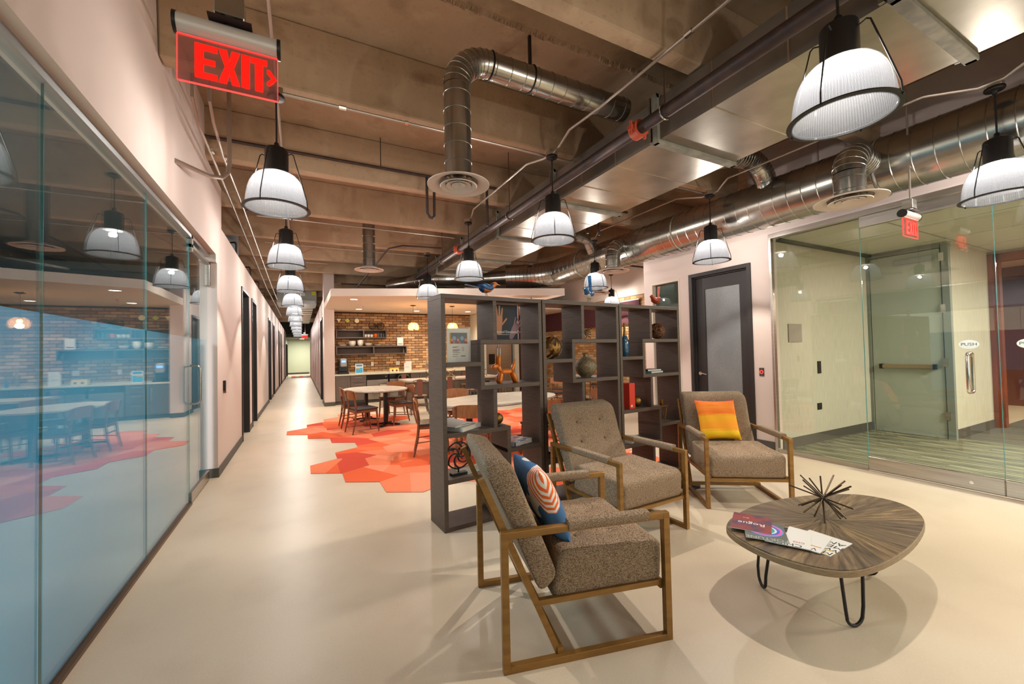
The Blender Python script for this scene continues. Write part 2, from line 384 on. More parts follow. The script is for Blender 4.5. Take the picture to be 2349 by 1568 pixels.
struct('wall_far', mb, GREENW, 'pale green wall closing the corridor')
struct('baseboard_far', MB().box(-.935, .62, 37.985, 38.0, 0, .14), BASEB, 'dark base of the far green wall')
struct('ceiling_far', MB().box(-2.6, 4.5, 33.5, 38, 2.85, 2.9), mat('grey far ceiling', '8C8A80', .8), 'lowered ceiling at the corridor end')
black_door('door_11', 'open dark door at the far end of the corridor', 34.5, 35.6, -.90, 2.4, 1)
mur = MB(); mur.box(.612, .6195, 16.3, 28.5, .12, 3.2)
mm = mat('spray painted mural', 'B9AFAC', .6, 0, '9A4B42', (9, 3.0, .8), detail=6, mixr=(.45, .62))
tag(mur.obj('wall_mural', mm), 'streaked red and grey mural along the right corridor wall', 'mural')
t = thing('red_carpet_strip', 'red and grey carpet strip across the far end of the corridor', 'carpet', (0, 0, 0))
for i in range(5):
    MB().box(-.6+.25*i, -.352+.25*i, 31.5, 34.8, 0, .008).obj('carpet_tile', mat('red carpet %d' % (i % 2), ('C46A5A', 'A79A8E')[i % 2], .95), t)
# air handler and small ducts over the corridor
t = thing('air_handler', 'grey ceiling air handler with yellow label above the corridor', 'ventilation unit', (0, 17.6, 3.30))
MB().box(-.75, .55, -.8, .8, .12, .68).obj('housing', mat('unit grey', '9A9A93', .5, .4), t, bevel=.01)
MB().box(-.55, .5, -.86, -.8, .14, .24).obj('drip_pan', mat('pan', 'B9BBB6', .5), t)
MB().box(.38, .52, -.815, -.801, .45, .58).obj('yellow_label', mat('yellow sticker', 'D8D020', .5), t)
MB().box(-.08, .16, -.815, -.801, .40, .58).obj('white_label', PAPER, t)
for sx in (-.6, .45): MB().tube([(sx, 0, .68), (sx, 0, 1.02)], .01, 6).obj('hanger_rod', CONDUIT, t)
t = thing('corridor_duct', 'silver ribbed duct high over the corridor behind the air handler', 'duct', (.25, 25, 3.55))
MB().box(-.25, .25, -5.5, 4, 0, .35).obj('duct_body', GALV, t)
for k in range(9): MB().box(-.27, .27, -5+k, -4.96+k, -.02, .37).obj('flange', SEAL, t)
for sy in (-4, 3): MB().tube([(0, sy, .35), (0, sy, .78)], .01, 6).obj('hanger_rod', CONDUIT, t)

# ------------------------------------------------------------ bricks
BRK = [mat('brick %d' % i, c, .85, bump=.3, scale=(25, 25, 25)) for i, c in enumerate(('BC8F63', 'A67C55', 'CFA274', 'B28A66', '967052', 'D4AE82', 'BE976C', 'A4876A'))]
BRKP = [mat('pale brick %d' % i, c, .85, bump=.3, scale=(25, 25, 25)) for i, c in enumerate(('C9A473', 'B98F5E', 'D2B083', 'C29766', 'B07E4E'))]
def brick_wall(parent, o, ux, length, z0, z1, pal, pick, mortar, depth_dir, nmax=290):
    """bricks proud of a mortar sheet; o origin, ux unit along wall, depth_dir outward normal"""
    bl, bh, j = .235, .072, .011; o = Vector(o); ux = Vector(ux); dn = Vector(depth_dir)
    protos = {}
    def brick_mesh(L):
        key = round(L, 3)
        if key not in protos:
            protos[key] = []
            for m in pal:
                b = MB(); b.add([Vector((0, 0, 0)), ux*L, ux*L+Vector((0, 0, bh)), Vector((0, 0, bh))]+[p+dn*.014 for p in (Vector((.0, 0, 0))+ux*.003+Vector((0, 0, .003)), ux*(L-.003)+Vector((0, 0, .003)), ux*(L-.003)+Vector((0, 0, bh-.003)), ux*.003+Vector((0, 0, bh-.003)))],
                                [(4, 5, 6, 7), (0, 1, 5, 4), (1, 2, 6, 5), (2, 3, 7, 6), (3, 0, 4, 7)])
                protos[key].append(b.mesh('brick', m))
        return random.choice(protos[key])
    rest = MB(); cnt = 0; rows = int((z1-z0)/(bh+j)); off = 0
    for r in range(rows+1):
        z = z0+r*(bh+j)
        if z+bh > z1+.001: break
        x = 0 if r % 2 == 0 else -(bl+j)/2
        while x < length:
            a, b_ = max(x, 0), min(x+bl, length)
            if b_-a > .05:
                p = o+ux*a+Vector((0, 0, z-o.z if False else z)); p.z = z
                if cnt < nmax and pick(a, z):
                    ob = bpy.data.objects.new('brick', brick_mesh(b_-a)); COL.objects.link(ob); ob.parent = parent
                    ob.location = p+dn*random.uniform(-.003, .003); cnt += 1
                else:
                    L = b_-a; rest.mi = random.randrange(len(pal)); q = p
                    rest.add([q, q+ux*L, q+ux*L+Vector((0, 0, bh)), q+Vector((0, 0, bh))]+[v+dn*.014 for v in (q, q+ux*L, q+ux*L+Vector((0, 0, bh)), q+Vector((0, 0, bh)))],
                             [(4, 5, 6, 7), (0, 1, 5, 4), (1, 2, 6, 5), (2, 3, 7, 6), (3, 0, 4, 7)])
            x += bl+j
    if rest.v:
        ro = rest.obj('brick_courses', pal, parent); ro['kind'] = 'stuff'
MORT = mat('dark mortar', '4A3A2A', .95, bump=.2, scale=(40, 40, 40)); MORTP = mat('pale mortar', '8B7556', .95)
wk = sempty('wall_kitchen', 'brown brick kitchen wall')
MB().box(.9, 5.6, 14.0, 14.2, 0, 3.0).obj('wall_core', MORT, wk)
brick_wall(wk, (.92, 14.0, 0), (1, 0, 0), 4.62, .93, 2.86, BRK, lambda a, z: a < 2.75, MORT, (0, -1, 0))
wb = sempty('wall_brick_right', 'pale brick wall across the cafe')
MB().box(8.45, 8.65, 5.8, 14.2, 0, 3.02).obj('wall_core', MORTP, wb)
brick_wall(wb, (8.45, 6.0, 0), (0, 1, 0), 8.0, .02, 3.0, BRKP, lambda a, z: 4.2 < a < 7.2 and .3 < z < 1.95, MORTP, (-1, 0, 0))
struct('wall_brick_fascia', MB().box(8.42, 8.65, 5.8, 14.2, 3.02, ZS), WHITE2, 'cream wall above the pale brick')
mb = MB(); mb.box(5.54, 5.68, 12.9, 14.2, 0, 2.87); mb.box(5.68, 8.45, 14.05, 14.2, 0, 2.87); mb.box(6.95, 7.12, 13.2, 14.05, 0, 2.87)
struct('wall_kitchen_side', mb, mat('greenish white paint', 'D5D3C0', .75), 'white side walls around the refrigerator')
mb = MB(); mb.box(7.12, 8.45, 13.9, 14.05, 0, 2.87)
struct('wall_maroon', mb, mat('maroon paint', '5B3534', .6), 'dark maroon door wall right of the refrigerator')
t = sempty('door_18', 'maroon door right of the refrigerator'); lf = MB().box(7.2, 8.1, 13.87, 13.9, .01, 2.3).obj('door_leaf', MATS['maroon paint'], t); MB().ell((7.35, 13.84, 1.09), .03).obj('door_handle', CHROME, lf, smooth=True)
art = thing('wall_art_panel', 'long dark maroon acoustic panel high on the pale brick wall', 'wall panel', (8.41, 8.43, 2.21))
MB().box(-.02, .02, 0, 4.9, 0, .66).obj('panel', mat('maroon fabric', '5E3238', .9, 0, '4A262B', (40, 40, 40), bump=.1), art)
MB().box(-.035, .02, 0, 4.9, .66, .69).obj('top_trim', PAPER, art)
# soffit over the kitchen
SOF = [(.63, 10.31), (5.88, 8.42), (5.88, 11.6), (8.44, 11.2), (8.44, 14.2), (.63, 14.2)]
struct('ceiling_kitchen', MB().prism(SOF, 2.87, 3.05), WHITE2, 'white dropped kitchen ceiling with an angled edge', bevel=.004, segs=1)

# ------------------------------------------------------------ right wall, door, glass entrance
XR = 5.97
mb = MB()
mb.box(XR, 6.13, 5.68, 5.86, 0, 3.2); mb.box(XR, 6.13, 4.82, 5.02, 0, 3.2); mb.box(XR, 6.13, 3.45, 3.73, 0, ZS)
mb.box(XR, 6.13, 3.73, 4.82, 2.745, 3.2); mb.box(XR, 6.13, 5.02, 5.68, 2.72, 3.2); mb.box(XR, 6.13, 5.02, 5.68, 0, .1)
mb.box(XR, 6.13, -4, 3.45, 3.08, ZS)
struct('wall_right', mb, WHITE, 'white wall around the black door and the glass entrance')
mb = MB(); mb.box(XR-.012, XR, 3.46, 3.73, 0, .13); mb.box(XR-.012, XR, 4.82, 5.86, 0, .13)
struct('baseboard_right_wall', mb, BASEB, 'dark rubber base beside the black door')
d = sempty('door_12', 'black door with a tall textured glass lite')
f = MB(); f.box(XR-.02, 6.0, 3.73, 3.79, 0, 2.745); f.box(XR-.02, 6.0, 4.76, 4.82, 0, 2.745); f.box(XR-.02, 6.0, 3.79, 4.76, 2.685, 2.745)
f.box(6.0, 6.12, 3.73, 3.81, 0, 2.74); f.box(6.0, 6.12, 4.74, 4.82, 0, 2.74); f.box(6.0, 6.12, 3.81, 4.74, 2.665, 2.74)
f.obj('door_frame', BLACK, d, bevel=.003, segs=1)
l = MB(); l.box(6.03, 6.075, 3.81, 3.96, .01, 2.66); l.box(6.03, 6.075, 4.57, 4.74, .01, 2.66); l.box(6.03, 6.075, 3.96, 4.57, 2.47, 2.66); l.box(6.03, 6.075, 3.96, 4.57, .01, .32)
lf = l.obj('door_leaf', BLACK, d)
MB().box(6.045, 6.06, 3.96, 4.57, .32, 2.47).obj('glass_lite', layered('textured grey glass', '85888A', [((70, 70, 70), 3, .4, .65, '6C7072', .7), ((1.5, 1.5, 1.5), 2, .4, .7, '5E6468', .6)], rough=.32, bump=.25), d)
h = MB(); h.tube([(6.03, 4.66, 1.06), (5.975, 4.66, 1.06)], .03, 14); h.tube([(5.975, 4.67, 1.06), (5.972, 4.60, 1.062), (5.976, 4.54, 1.05)], .012, 8); h.obj('door_handle', CHROME, d, smooth=True)
wn = sempty('window_3', 'narrow sidelight window beside the black door')
f = MB(); f.box(XR-.004, XR+.16, 5.02, 5.05, .1, 2.72); f.box(XR-.004, XR+.16, 5.65, 5.68, .1, 2.72); f.box(XR-.004, XR+.16, 5.05, 5.65, 2.69, 2.72); f.box(XR-.004, XR+.16, 5.05, 5.65, .1, .13)
f.obj('window_frame', mat('beige window trim', 'CDBFAE', .5), wn)
MB().box(XR+.09, XR+.10, 5.05, 5.65, .13, 2.69).obj('glass_pane', glassmat('smoky green glass', '8FA39B', haze=('7F918A', .35, .6)), wn)
b = thing('exit_button', 'small grey wall plate with a red ring button by the glass entrance', 'button', (XR, 3.62, 1.12))
MB().box(-.008, 0, -.035, .035, -.06, .06).obj('plate', mat('dark steel plate', '55504C', .4, .7), b, bevel=.002)
MB().tube(arc((0, 0, 0), .022, 0, 2*PI, 18, 'yz')[:-1], .005, 6, closed=True).obj('red_ring', mat('red lamp', 'E8302A', .4, emit=2.5), b, loc=(-.010, 0, .0))
for z in (-.045, .045): MB().tube([(-.011, 0, z), (-.006, 0, z)], .004, 8).obj('screw', CHROME, b)

ge = sempty('window_4', 'frameless glass entrance wall with brushed steel frame')
fr = MB(); fr.box(XR-.03, XR+.04, -4, 3.45, 3.02, 3.085); fr.box(XR-.03, XR+.04, 3.415, 3.45, 0, 3.02)
fr.obj('steel_frame', STEEL, ge, bevel=.003, segs=1)
for a, b_ in ((2.39, 3.415), (-1.20, .26), (-2.6, -1.20), (-4, -2.6)):
    MB().box(XR-.006, XR+.006, a+.003, b_-.003, .05, 3.02).obj('glass_pane', GLASSR, ge)
    MB().box(XR-.02, XR+.02, a, b_, 0, .05).obj('bottom_rail', STEEL, ge)
    MB().box(XR-.005, XR+.005, a-.001, a+.003, .05, 3.02).obj('glass_edge', GEDGE, ge)
for i, (a, b_) in enumerate(((1.33, 2.39), (.26, 1.33))):
    dr = sempty('door_%d' % (13+i), 'glass entrance door with round PUSH sticker and loop pull')
    MB().box(XR-.006, XR+.006, a+.004, b_-.004, .17, 2.885).obj('glass_pane', GLASSR, dr)
    MB().box(XR-.005, XR+.005, a+.0005, a+.0035, .17, 2.885).obj('glass_edge', GEDGE, dr)
    MB().box(XR-.024, XR+.024, a+.004, b_-.004, .02, .17).obj('bottom_rail', STEEL, dr, bevel=.003, segs=1)
    MB().box(XR-.024, XR+.024, a+.004, b_-.004, 2.885, 3.01).obj('head_rail', STEEL, dr, bevel=.003, segs=1)
    yl = a+.20 if i == 0 else b_-.18
    MB().tube([(XR-.03, a+.22 if i == 0 else b_-.22, .09), (XR-.02, a+.22 if i == 0 else b_-.22, .09)], .016, 14).obj('lock_cylinder', CHROME, dr)
    for sx in (1, -1):
        r = .035; pts = [(XR, yl, .99), (XR-sx*.03, yl, .99)]+[(XR-sx*(.03+r*math.sin(t)), yl, .99+r-r*math.cos(t)) for t in (.5, 1, PI/2)]
        pts += [(XR-sx*(.03+r*math.sin(t)), yl, 1.38-r+r*math.cos(t)) for t in (PI/2, 1, .5)]+[(XR-sx*.03, yl, 1.38), (XR, yl, 1.38)]
        MB().tube(pts, .016, 12).obj('door_handle', CHROME, dr, smooth=True)
    yc = yl
    n = 28; e = MB(); e.add([(XR-.0075, yc+.072*math.cos(2*PI*k/n), 1.47+.045*math.sin(2*PI*k/n)) for k in range(n)]+[(XR-.0065, yc+.072*math.cos(2*PI*k/n), 1.47+.045*math.sin(2*PI*k/n)) for k in range(n)],
                            [tuple(range(n)), tuple(range(2*n-1, n-1, -1))]+[(k, n+k, n+(k+1) % n, (k+1) % n) for k in range(n)])
    st = e.obj('sticker', mat('sticker white', 'E8F0EE', .4), dr)
    text('lettering', 'PUSH', .042, mat('sticker blue', '3B6A78', .4), st, frame4((XR-.0082, yc, 1.47), (0, -1, 0), (0, 0, 1)), .0003, sx=1.15)
dc = thing('door_closer', 'grey automatic door operator box above the glass entrance', 'door closer', (XR, .95, 3.25))
MB().box(-.14, 0, -.45, .45, -.07, .07).obj('housing', mat('operator grey', 'A6A29E', .45, .3), dc, bevel=.008)
MB().box(-.145, -.14, -.43, .43, -.065, -.06).obj('seam_line', BLKM, dc)
tg = MB(); tg.box(-.05, 0, -.35, .35, -.045, .045); tag(tg.obj('entrance_wall_unit', mat('offwhite unit', 'C9C1BA', .5), bevel=.01, loc=(XR, 1.25, 3.42)), 'small white wall unit between the duct and the entrance header', 'wall unit')

# vestibule
XV = 8.82
mb = MB(); mb.box(6.13, XV+.1, 3.45, 3.6, 0, 3.12); struct('wall_vestibule', mb, BEIGE, 'beige wall behind the glass entrance')
mb = MB(); mb.box(XV, XV+.12, 3.42, 3.6, 0, 3.12); mb.box(XV, XV+.12, 2.40, 3.42, 2.98, 3.12)
struct('wall_vestibule_door', mb, BEIGE, 'beige wall around the grey green door')
mb = MB(); mb.box(XV+.02, 10.7, 2.46, 2.6, 0, 3.12); struct('wall_vestibule_side', mb, BEIGE, 'short beige wall beside the wood framed opening')
mb = MB(); mb.box(6.13, XV, 3.438, 3.45, 0, .15); mb.box(XV+.05, 10.65, 2.448, 2.46, 0, .15); struct('baseboard_vestibule', mb, BASEB, 'dark base in the vestibule')
dv = sempty('door_15', 'grey green exit door with a push bar')
DG = mat('grey green door paint', 'A3A99E', .4, bump=.02, scale=(50, 50, 50))
MB().box(XV-.035, XV+.01, 2.52, 3.40, .012, 2.95).obj('door_leaf', DG, dv, bevel=.004, segs=1)
f = MB(); f.box(XV-.05, XV+.02, 3.405, 3.45, 0, 3.0); f.box(XV-.05, XV+.02, 2.42, 2.51, 0, 3.0); f.box(XV-.05, XV+.02, 2.51, 3.405, 2.955, 3.0); f.obj('door_frame', mat('grey frame', '7E847C', .45), dv, bevel=.003, segs=1)
MB().box(XV-.09, XV-.035, 2.60, 3.06, 2.78, 2.86).obj('closer_box', mat('closer grey', '8B918C', .4, .4), dv, bevel=.004)
pb = MB().box(XV-.085, XV-.05, 2.64, 3.28, 1.085, 1.145).obj('push_bar', mat('champagne bar', '9E8B70', .35, .7), dv, bevel=.004)
for yy in (2.62, 3.28): MB().box(XV-.09, XV-.035, yy-.02, yy+.02, 1.075, 1.155).obj('bar_end', BLKM, pb)
for z in (.30, 1.12, 1.95, 2.75): MB().box(XV-.055, XV-.03, 2.475, 2.535, z, z+.13).obj('hinge', STEEL, dv)
for nm, lb, x, z, wd, hh, m in (('wall_vent', 'square taupe vent plate on the beige vestibule wall', 6.52, 1.68, .34, .27, mat('taupe plate', '8A8175', .5)),
                               ('card_reader', 'small black card reader on the beige vestibule wall', 7.15, 1.15, .085, .19, BLKM), ('floor_outlet', 'dark outlet plate low on the beige vestibule wall', 7.12, .55, .11, .10, BLKM)):
    o = MB().box(-wd/2, wd/2, -.015, 0, -hh/2, hh/2).obj(nm, m, bevel=.003, loc=(x, 3.45, z)); tag(o, lb, nm.split('_')[1])
vf = sempty('floor_vestibule', 'striped green grey carpet planks')
pm = []
for i in range(5):
    m = layered('striped carpet %d' % i, ('62634F', '6E6F5B', '79775F', '585B50', '686852')[i], [((38, 1.6, 1), 3, .42, .55, '30362F', .95), ((24, .9, 1), 2, .52, .6, 'A5A07E', .9)], rough=.95, bump=.4)
    pm.append(m)
pl = [MB().box(.001, .249, .001, .999, 0, .008).mesh('carpet_plank', m) for m in pm]
for i in range(12):
    for j in range(-3, 4):
        x = 6.02+i*.25; yy = j+(i % 3)*.33
        if yy > 3.4 or yy < -2: continue
        L = min(1, 3.44-yy)
        o = bpy.data.objects.new('carpet_plank', random.choice(pl)); COL.objects.link(o); o.parent = vf; o.location = (x, yy, 0); o.scale = (1, L, 1)
DK = layered('dark striped carpet', '5A564C', [((70, 1.2, 1), 3, .42, .6, '3A3833', .8), ((40, .8, 1), 2, .5, .65, '7B7565', .6)], rough=.95, bump=.3)
lc = MB(); lc.box(9.03, 15.4, -3.9, 2.44, 0, .008); lc.obj('lobby_carpet', DK, vf)
vc = sempty('ceiling_vestibule', 'acoustic tile ceiling of the vestibule')
TILE = mat('acoustic tile', 'D2D0C4', .85, bump=.25, scale=(120, 120, 120))
for i in range(4):
    for j in range(-3, 3):
        if i == 1 and j == -1: continue
        MB().box(6.15+i*1.2+.014, 6.15+(i+1)*1.2-.014, -.02+j*1.2+.014, -.02+(j+1)*1.2-.014, 3.04, 3.06).obj('ceiling_tile', TILE, vc)
MB().box(6.13, 10.95, -3.9, 3.6, 3.06, 3.12).obj('ceiling_grid', mat('ceiling grid', '5E5E54', .7), vc)
MB().box(6.13, 10.95, 3.38, 3.45, 3.0, 3.045).obj('edge_angle', mat('ceiling grid', '8D8C7C'), vc)
t = thing('troffer_light', 'square recessed ceiling light seen through the glass entrance', 'ceiling light', (7.95, -.62, 3.05))
MB().box(-.59, .59, -.59, .59, -.005, .005).obj('frame', PAPER, t)
MB().box(-.5, .5, -.5, .5, -.012, -.005).obj('diffuser', mat('diffuser glow', 'FFF4DC', .5, emit=5), t)
# lobby beyond
WOODR = mat('reddish cherry wood', '7E4029', .4, 0, '693220', (3, 3, 1), bump=.03)
mb = MB(); mb.box(10.66, 10.80, 2.34, 2.46, 0, 3.0); mb.box(10.66, 10.80, -2.2, 2.46, 2.86, 3.0); mb.box(10.60, 10.66, 2.40, 2.46, 0, 3.0)
struct('door_16', mb, WOODR, 'cherry wood frame of the lobby opening')
struct('wall_lobby_upper', MB().box(10.7, 10.8, -3.9, 2.46, 3.0, 3.12), BEIGE, 'wall over the lobby opening')
LW = mat('maroon panel', '71382B', .5, 0, '5F2E26', (2, 2, .6))
lw = sempty('wall_lobby', 'cherry panelled lobby wall')
for j in range(6): MB().box(14.6, 14.7, -3.5+j*1.15+.01, -3.5+(j+1)*1.15-.01, 0, 3.2).obj('wood_panel', LW, lw)
MB().box(14.62, 14.75, -3.9, 3.9, 0, 3.3).obj('wall_core', BLACK, lw)
mb = MB(); mb.box(10.8, 14.7, 3.3, 3.45, 0, 3.2); struct('wall_lobby_side', mb, mat('olive wall', '837352', .7), 'olive brown side wall of the lobby')
struct('ceiling_lobby', MB().box(10.8, 14.7, -3.9, 3.45, 3.2, 3.3), WHITE2, 'pale lobby ceiling')
struct('ceiling_lobby_beam', MB().prism([(10.9, .9), (14.6, 2.6), (14.6, 1.9), (10.9, .2)], 2.9, 3.2), WHITE2, 'angled dropped band of the lobby ceiling')
ev = sempty('door_17', 'brushed steel elevator door in the lobby')
for sx in (0, 1): MB().box(12.6+sx*.5, 13.09+sx*.5, 3.26, 3.30, 0, 2.45).obj('door_leaf', STEEL, ev)
mb = MB(); mb.box(12.5, 12.6, 3.22, 3.3, 0, 2.55); mb.box(13.6, 13.7, 3.22, 3.3, 0, 2.55); mb.box(12.6, 13.6, 3.22, 3.3, 2.45, 2.55); mb.obj('door_frame', mat('dark red frame', '5A2A26', .4), ev)
sf = thing('lobby_sofa', 'red and orange sofa in the lobby beyond the glass doors', 'sofa', (14.0, .6, 0))
RD = mat('red sofa fabric', 'A33A2B', .9, bump=.3, scale=(90, 90, 90)); OR = mat('orange sofa fabric', 'D25B2A', .9, bump=.3, scale=(90, 90, 90))
MB().box(-.42, .40, -1.0, 1.0, .14, .45).obj('seat', OR, sf, bevel=.04, segs=3)
MB().box(.18, .44, -1.0, 1.0, .45, .85).obj('backrest', RD, sf, bevel=.05, segs=3)
for sy in (-1, 1): MB().box(-.42, .44, sy*1.12-.12, sy*1.12+.12, .14, .64).obj('armrest', RD, sf, bevel=.04, segs=3)
for sx in (-.36, .38):
    for sy in (-1, 1): MB().box(sx-.03, sx+.03, sy-.03, sy+.03, 0, .14).obj('leg', BLACK, sf)
c = MB(); c.box(-.16, .16, -.2, .2, -.14, .14); tag(c.obj('lobby_cushion', mat('navy pattern', '2C3050', .9, 0, 'D08A50', (14, 14, 14), mixr=(.55, .6)), bevel=.05, segs=3, loc=(13.85, .75, .60)), 'navy and tan patterned cushion on the lobby sofa', 'cushion')
t = thing('fire_alarm', 'red fire alarm strobe on the lobby wall', 'fire alarm', (14.58, .35, 2.05))
MB().box(0, .04, -.08, .08, -.12, .12).obj('body', mat('alarm red', 'A8201C', .4), t, bevel=.006); MB().box(-.02, 0, -.04, .04, 0, .07).obj('strobe', CHROME, t)

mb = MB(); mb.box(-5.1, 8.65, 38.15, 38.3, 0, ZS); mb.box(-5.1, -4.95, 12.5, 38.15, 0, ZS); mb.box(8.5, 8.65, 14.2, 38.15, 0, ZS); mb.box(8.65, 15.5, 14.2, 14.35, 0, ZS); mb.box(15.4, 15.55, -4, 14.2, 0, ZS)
struct('wall_outer', mb, mat('dark outer wall', '7A7066', .9), 'outer shell walls far behind the rooms')  # one even dark tone on the outer walls
# shell behind and beyond the view
WB = mat('back wall paint', 'C9BBAE', .8)
mb = MB(); mb.box(-5.1, 15.5, -4.1, -4, 0, .5); mb.box(-5.1, 15.5, -4.1, -4, 3.3, ZS); mb.box(6.0, 15.5, -4.1, -4, .5, 3.3); mb.box(-5.1, -.95, -4.1, -4, .5, 3.3)
struct('wall_back', mb, WB, 'wall behind the viewer, opened for added fill daylight')
wf = sempty('fill_window_5', 'added windows behind the viewer letting in fill daylight'); mb = MB()  # windows added out of view so sky light fills the lounge
for k in range(6): mb.box(-.95+k*1.38, -.89+k*1.38, -4.08, -4.02, .5, 3.3)
mb.obj('window_frame', ALUM, wf); MB().box(-.89, 5.95, -4.06, -4.05, .5, 3.3).obj('glass_pane', GLASSR, wf)
mb = MB(); mb.box(8.5, 8.65, 3.6, 5.8, 0, ZS); mb.box(6.13, 8.5, 3.6, 3.7, 3.12, ZS); struct('wall_service', mb, WHITE, 'wall of the service room')

# ------------------------------------------------------------ ducts and pipes overhead
dt = thing('rectangular_duct', 'long rectangular galvanised duct running under the ceiling beams', 'duct', (0, 0, 0))
X0, X1, Z0, Z1 = 2.88, 3.92, 3.37, 3.745
fl = [-2.4, -.72, .94, 2.61, 4.28, 5.95, 7.62, 9.29, 10.96]
ydiv = [-4]+fl+[12.2]
for a, b_ in zip(ydiv[:-1], ydiv[1:]):
    s = MB(); s.mi = 0
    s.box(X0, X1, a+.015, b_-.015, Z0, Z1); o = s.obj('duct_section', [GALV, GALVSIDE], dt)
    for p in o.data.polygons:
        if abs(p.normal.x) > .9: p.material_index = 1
    n = 3
    for k in range(1, n):
        yy = a+(b_-a)*k/n; MB().box(X0-.002, X1+.002, yy-.006, yy+.006, Z0-.004, Z1).obj('seam_rib', GALV, o)
for yy in fl:
    g = MB(); g.box(X0-.035, X1+.035, yy-.035, yy+.035, Z0-.035, Z0+.002); g.box(X0-.035, X0+.002, yy-.03, yy+.03, Z0-.035, Z1+.035); g.box(X1-.002, X1+.035, yy-.03, yy+.03, Z0-.035, Z1+.035); g.box(X0-.035, X1+.035, yy-.03, yy+.03, Z1-.002, Z1+.035)
    fo = g.obj('flange', SEAL, dt, bevel=.004, segs=1)
    for sx in (X0-.02, X1+.02): MB().box(sx-.012, sx+.012, yy+.05, yy+.056+.02, Z0, 3.78).obj('hanger_strap', GALVD, dt)
pp = thing('sprinkler_main', 'dark iron sprinkler pipe along the side of the rectangular duct', 'pipe', (0, 0, 0))
MB().tube([(2.65, -4, 3.42), (2.65, 12.3, 3.42)], .052, 16).obj('pipe_run', PIPE, pp, smooth=True)
for yy in (2.62, 7.2, -1.5):
    g = MB(); g.tube([(2.65, yy-.04, 3.42), (2.65, yy+.04, 3.42)], .078, 16); g.box(2.55, 2.75, yy-.025, yy+.025, 3.40, 3.44); g.tube([(2.57, yy, 3.36), (2.57, yy, 3.48)], .014, 8); g.tube([(2.73, yy, 3.36), (2.73, yy, 3.48)], .014, 8)
    g.obj('coupling', RUSTO, pp, smooth=True, bevel=0)
for yy in (2.32, 5.1, 8.2, -.4):
    MB().tube(arc((2.65, yy, 3.42), .06, 0, 2*PI, 16, 'xz')[:-1], .008, 6, closed=True).obj('hanger_ring', CHROME, pp, smooth=True)
    MB().tube([(2.65, yy, 3.48), (2.65, yy, ZS)], .006, 6).obj('hanger_rod', mat('rusty rod', '5A3B2C', .7, .3), pp)
def spiral(name, pts, r, parent, m=GALVD, step=.14, cap=True):
    """round duct along pts with raised seams"""
    o = MB().tube(pts, r, 28).obj(name, m, parent, smooth=True)
    P = [Vector(p) for p in pts]; d = 0; mb = MB(); nxt = step*.5
    for a, b_ in zip(P[:-1], P[1:]):
        L = (b_-a).length; u = (b_-a)/L
        while nxt <= d+L:
            c = a+u*(nxt-d); ref = Vector((0, 0, 1)) if abs(u.z) < .9 else Vector((1, 0, 0)); e1 = (ref-u*ref.dot(u)).normalized(); e2 = u.cross(e1)
            mb.tube([c+(e1*math.cos(2*PI*k/24)+e2*math.sin(2*PI*k/24))*(r+.0015) for k in range(24)], .0045 if r > .2 else .003, 4, closed=True); nxt += step
        d += L
    s = mb.obj('spiral_seam', m, o, smooth=True); s['kind'] = 'stuff'
    return o
def elbow(c, r, a0, a1, plane, n=8): return arc(c, r, a0, a1, n, plane)
def diffuser(parent, x, y, z, R=.25):
    prof = [(R, 0), (R*.98, .012), (R*.78, .03), (R*.5, .05), (R*.45, .05), (R*.74, .012), (R*.95, -.004)]
    d = MB().lathe([(R*.42, .06), (R*.55, .04), (R*.85, .012), (R, 0), (R, -.008), (R*.82, .0), (R*.62, .022)], 40, cap=False).obj('diffuser', mat('diffuser white', 'DCCFC6', .45), parent, smooth=True, loc=(x, y, z))
    for k, (a, b_) in enumerate(((.60, .42), (.40, .24), (.22, .02))):
        MB().lathe([(R*a, -.012+.004*k), (R*a*.97, -.018+.004*k), (R*b_, .004+.004*k), (R*b_, .008+.004*k), (R*a, -.006+.004*k)], 36, cap=False).obj('diffuser_ring', mat('diffuser white', 'DCCFC6'), d, smooth=True)
    MB().lathe([(R*.42, .055), (R*.44, .06)], 24, cap=True).obj('diffuser_throat', BLKM, d)
t = thing('spiral_duct', 'silver spiral duct bending down from the ceiling to a round white diffuser', 'duct', (0, 0, 0))
zc = 3.93; r = .108
spiral('duct_run', [(2.95, 3.1, zc)]+[(x, 3.1, zc) for x in (2.4, 1.9, 1.42)], r, t)
spiral('duct_elbow', [(1.42, 3.1, zc)]+[(1.42-.27*math.sin(a), 3.1, zc-.27+.27*math.cos(a)) for a in [PI/2*k/12 for k in range(1, 13)]], r+.001, t, step=.045)
spiral('duct_drop', [(1.15, 3.1, zc-.27), (1.15, 3.1, 2.90)], r, t)
diffuser(t, 1.15, 3.1, 2.86, .25)
for x in (1.45, 1.85):
    MB().tube([(x, 3.1+(r+.006)*math.cos(a), zc+(r+.006)*math.sin(a)) for a in [2*PI*k/20 for k in range(20)]], .006, 4, closed=True).obj('strap_band', BLKM, t)
MB().box(1.84, 1.86, 3.085, 3.115, zc+r, ZS).obj('hanger_strap', BLKM, t)
t = thing('spiral_duct', 'straight silver spiral drop with a round diffuser over the orange carpet', 'duct', (0, 0, 0))
spiral('duct_drop', [(1.15, 7.95, ZS), (1.15, 7.95, 3.12)], .112, t); diffuser(t, 1.15, 7.95, 3.08, .26)
RD_ = thing('spiral_duct', 'large round galvanised main duct above the glass entrance', 'duct', (0, 0, 0))
spiral('duct_run', [(5.6, -4, 3.40), (5.6, 8.2, 3.40)], .305, RD_, step=.165)
spiral('duct_bend', [(5.6, 8.2, 3.40), (5.5, 8.6, 3.40), (5.2, 9.0, 3.40), (4.7, 9.3, 3.40)], .30, RD_, step=.1)
